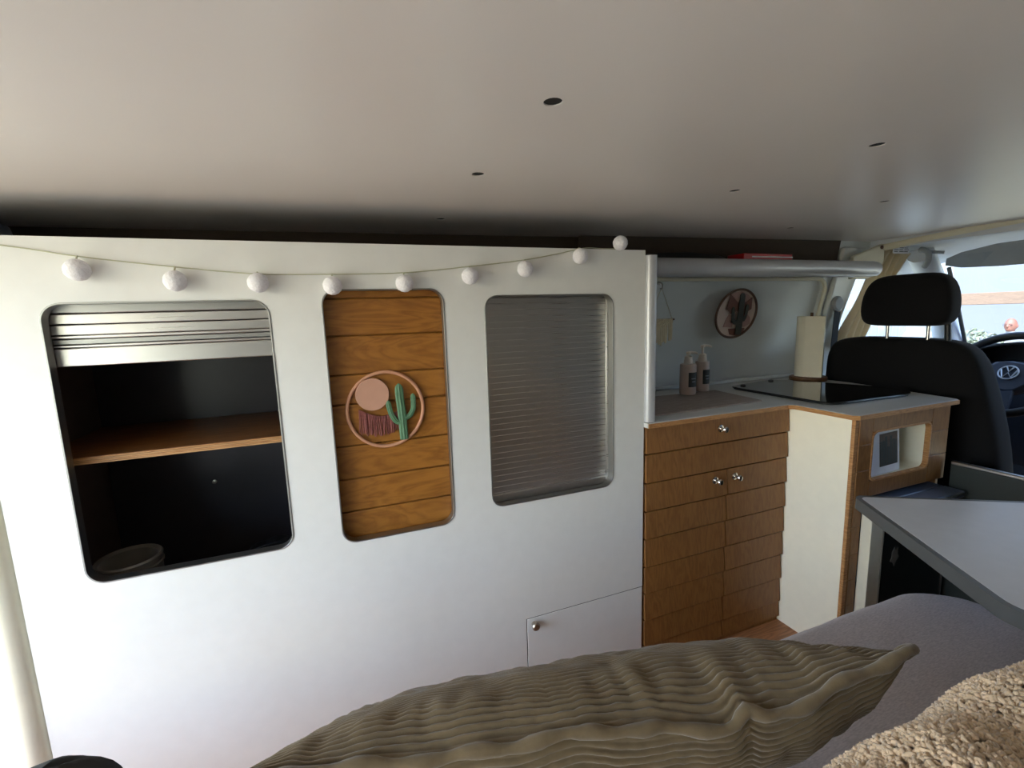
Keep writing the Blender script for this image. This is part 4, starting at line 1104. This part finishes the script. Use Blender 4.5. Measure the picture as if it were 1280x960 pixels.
# ================================================================== OUTSIDE
GZ = -0.55
struct(MB().box(-30, 40, -30, 30, GZ - 0.1, GZ).build('ground', 'paving'))
hs_ = empty('house', (14.2, 3.0, GZ), 'pale rendered house front beyond the windscreen', 'building')
MB().box(14, 18, -6, 14, GZ, 5.5).build('wall', 'house', hs_)
MB().plate([(-6.3, 5.5), (14.3, 5.5), (14.3, 5.75), (4, 8.0), (-6.3, 5.75)], [], 13.7, 18.3, 'x').build('roof', 'house', hs_)
bmq = empty('pergola_beam', (12.5, 4.0, GZ), 'weathered brown wooden pergola beam before the pale house', 'beam')
MB().box(12.4, 12.6, -2.0, 8.0, 1.02, 1.26).build('beam', 'beam', bmq, bevel=0.01)
for yy in (-1.9, 7.9):
    MB().box(12.42, 12.58, yy - 0.08, yy + 0.08, GZ, 1.019).build('post', 'beam', bmq, bevel=0.01)

fc = empty('board_fence', (5.4, 3.4, GZ), 'white board fence standing beside the van', 'fence')
b0 = MB().box(4.0, 4.105, 3.40, 3.422, GZ, 1.22).build('board', 'fence', fc)
for k in range(1, 24):
    inst('board', b0, fc, (0.125 * k, 0, 0))
for zz in (0.1, 0.95):
    MB().box(3.95, 7.05, 3.423, 3.46, zz, zz + 0.08).build('rail', 'fence', fc)

def shrub(x, y, h, r, label):
    t = empty('shrub', (x, y, GZ), label, 'shrub')
    st = MB(); lf = MB(); rnd = random.Random(int(x * 10))
    for k in range(9):
        a = rnd.uniform(0, 6.28); e_ = Vector((x + r * 0.6 * math.cos(a), y + r * 0.6 * math.sin(a), GZ + h * rnd.uniform(0.6, 0.95)))
        st.tube([(x, y, GZ), ((x + e_.x) / 2 + 0.03, (y + e_.y) / 2, (GZ + e_.z) / 2), tuple(e_)], [0.02, 0.014, 0.006], 6)
    for k in range(1600):
        d = Vector((rnd.gauss(0, 1), rnd.gauss(0, 1), rnd.gauss(0, 1))).normalized() * rnd.uniform(0.6, 1.0) ** 0.5
        c = Vector((x + d.x * r, y + d.y * r, GZ + h * 0.55 + d.z * h * 0.45))
        a = Vector((rnd.gauss(0, 1), rnd.gauss(0, 1), rnd.gauss(0, 1))).normalized(); b = a.cross(Vector((rnd.gauss(0, 1), 0.3, 1))).normalized()
        s = rnd.uniform(0.03, 0.055); i0 = len(lf.v)
        lf.v += [tuple(c - a * s), tuple(c + b * s * 0.5), tuple(c + a * s), tuple(c - b * s * 0.5)]; lf.f.append((i0, i0 + 1, i0 + 2, i0 + 3))
    st.build('stem', 'stem_wood', t)
    tag(lf.build('foliage', 'leaf', t, recalc=False), kind='stuff')
shrub(9.6, 4.35, 1.22, 0.55, 'pale leafy shrub next to the seated person')
shrub(10.6, 5.3, 1.30, 0.5, 'pale leafy shrub near the end post of the pergola')

# seated bald person seen over the steering wheel
def person(x, y):
    t = empty('person', (x, y, GZ), 'bald person in a pale shirt sitting outside', 'person')
    mb = MB()
    g0 = GZ
    def seg(a, b, ra, rb_): 
        a, b = Vector(a), Vector(b)
        n = 6
        mb.tube([a + (b - a) * k / n for k in range(n + 1)], [ra + (rb_ - ra) * k / n for k in range(n + 1)], 14)
        mb.sphere(tuple(a), ra * 0.99); mb.sphere(tuple(b), rb_ * 0.99)
    # facing the van (-x)
    mb.sphere((x, y, g0 + 0.52), 0.15, 0.18, 0.13)
    for k in range(6):
        mb.sphere((x + 0.02, y, g0 + 0.58 + 0.08 * k), 0.115 + 0.008 * k, 0.155 + 0.012 * k, 0.10)
    seg((x + 0.02, y - 0.19, g0 + 0.96), (x - 0.02, y - 0.25, g0 + 0.68), 0.055, 0.045); seg((x - 0.02, y - 0.25, g0 + 0.68), (x - 0.27, y - 0.16, g0 + 0.63), 0.042, 0.032)
    seg((x + 0.02, y + 0.19, g0 + 0.96), (x - 0.02, y + 0.25, g0 + 0.68), 0.055, 0.045); seg((x - 0.02, y + 0.25, g0 + 0.68), (x - 0.27, y + 0.16, g0 + 0.63), 0.042, 0.032)
    for s in (-1, 1):
        for q in range(4): seg((x - 0.28, y + s * 0.16 + (q - 1.5) * 0.02, g0 + 0.625), (x - 0.36, y + s * 0.15 + (q - 1.5) * 0.02, g0 + 0.60), 0.010, 0.008)
        seg((x - 0.29, y + s * 0.12, g0 + 0.625), (x - 0.33, y + s * 0.10, g0 + 0.605), 0.011, 0.009)
        seg((x - 0.02, y + s * 0.10, g0 + 0.51), (x - 0.45, y + s * 0.12, g0 + 0.52), 0.085, 0.06); seg((x - 0.45, y + s * 0.12, g0 + 0.52), (x - 0.42, y + s * 0.12, g0 + 0.09), 0.055, 0.04)
        seg((x - 0.42, y + s * 0.12, g0 + 0.05), (x - 0.60, y + s * 0.13, g0 + 0.04), 0.045, 0.035)
    seg((x + 0.01, y, g0 + 1.00), (x - 0.01, y, g0 + 1.12), 0.06, 0.055)
    mb.sphere((x - 0.02, y, g0 + 1.215), 0.098, 0.08, 0.122)
    mb.sphere((x - 0.055, y, g0 + 1.165), 0.06, 0.055, 0.06)
    mb.tube([(x - 0.11, y, g0 + 1.225), (x - 0.138, y, g0 + 1.185)], [0.010, 0.018], 10)
    for s in (-1, 1): mb.sphere((x - 0.005, y + s * 0.083, g0 + 1.20), 0.022, 0.012, 0.032)
    mt, nt, b = new_mat('skin_and_shirt')
    ge = nt.nodes.new('ShaderNodeNewGeometry'); sx_ = nt.nodes.new('ShaderNodeSeparateXYZ'); nt.links.new(ge.outputs['Position'], sx_.inputs[0])
    rp = nt.nodes.new('ShaderNodeValToRGB'); rp.color_ramp.interpolation = 'CONSTANT'
    mr = nt.nodes.new('ShaderNodeMapRange'); mr.inputs['From Min'].default_value = GZ; mr.inputs['From Max'].default_value = GZ + 1.4
    nt.links.new(sx_.outputs['Z'], mr.inputs['Value']); nt.links.new(mr.outputs[0], rp.inputs['Fac'])
    rp.color_ramp.elements[0].color = (*lin((60, 70, 96)), 1); rp.color_ramp.elements[1].position = 0.79; rp.color_ramp.elements[1].color = (*lin((112, 74, 64)), 1)
    e_ = rp.color_ramp.elements.new(0.43); e_.color = (*lin((120, 124, 130)), 1)
    nt.links.new(rp.outputs['Color'], b.inputs['Base Color']); b.inputs['Roughness'].default_value = 0.6
    o = mb.build('body', mt, t)
    rm = o.modifiers.new('join', 'REMESH'); rm.mode = 'VOXEL'; rm.voxel_size = 0.011; rm.use_smooth_shade = True
    sm = o.modifiers.new('smooth', 'SMOOTH'); sm.iterations = 3
    for s in (-1, 1):
        MB().sphere((x - 0.098, y + s * 0.033, g0 + 1.222), 0.012, nu=12, nv=8).build('eye', 'label', t)
        MB().tube([(x - 0.118, y + s * 0.036 + 0.025 * math.cos(a), g0 + 1.222 + 0.02 * math.sin(a)) for a in [2 * math.pi * k / 16 for k in range(16)]], 0.0025, 6, True).build('spectacle_rim', 'label', t)
    MB().tube([(x - 0.105, y - 0.025, g0 + 1.145), (x - 0.112, y, g0 + 1.142), (x - 0.105, y + 0.025, g0 + 1.145)], 0.005, 6).build('mouth', 'brown_piece', t)
    # garden chair
    c = empty('garden_chair', (x + 0.05, y, GZ), 'white garden chair under the seated person', 'chair')
    MB().box(x - 0.25, x + 0.22, y - 0.24, y + 0.24, g0 + 0.375, g0 + 0.40).build('seat', 'fence', c, bevel=0.006)
    MB().box(x + 0.20, x + 0.225, y - 0.24, y + 0.24, g0 + 0.41, g0 + 0.86).build('backrest', 'fence', c, bevel=0.006)
    for lx in (-0.22, 0.19):
        for ly in (-0.21, 0.21):
            MB().box(x + lx, x + lx + 0.03, y + ly - 0.015, y + ly + 0.015, g0, g0 + 0.374).build('leg', 'fence', c)
person(11.0, 4.40)
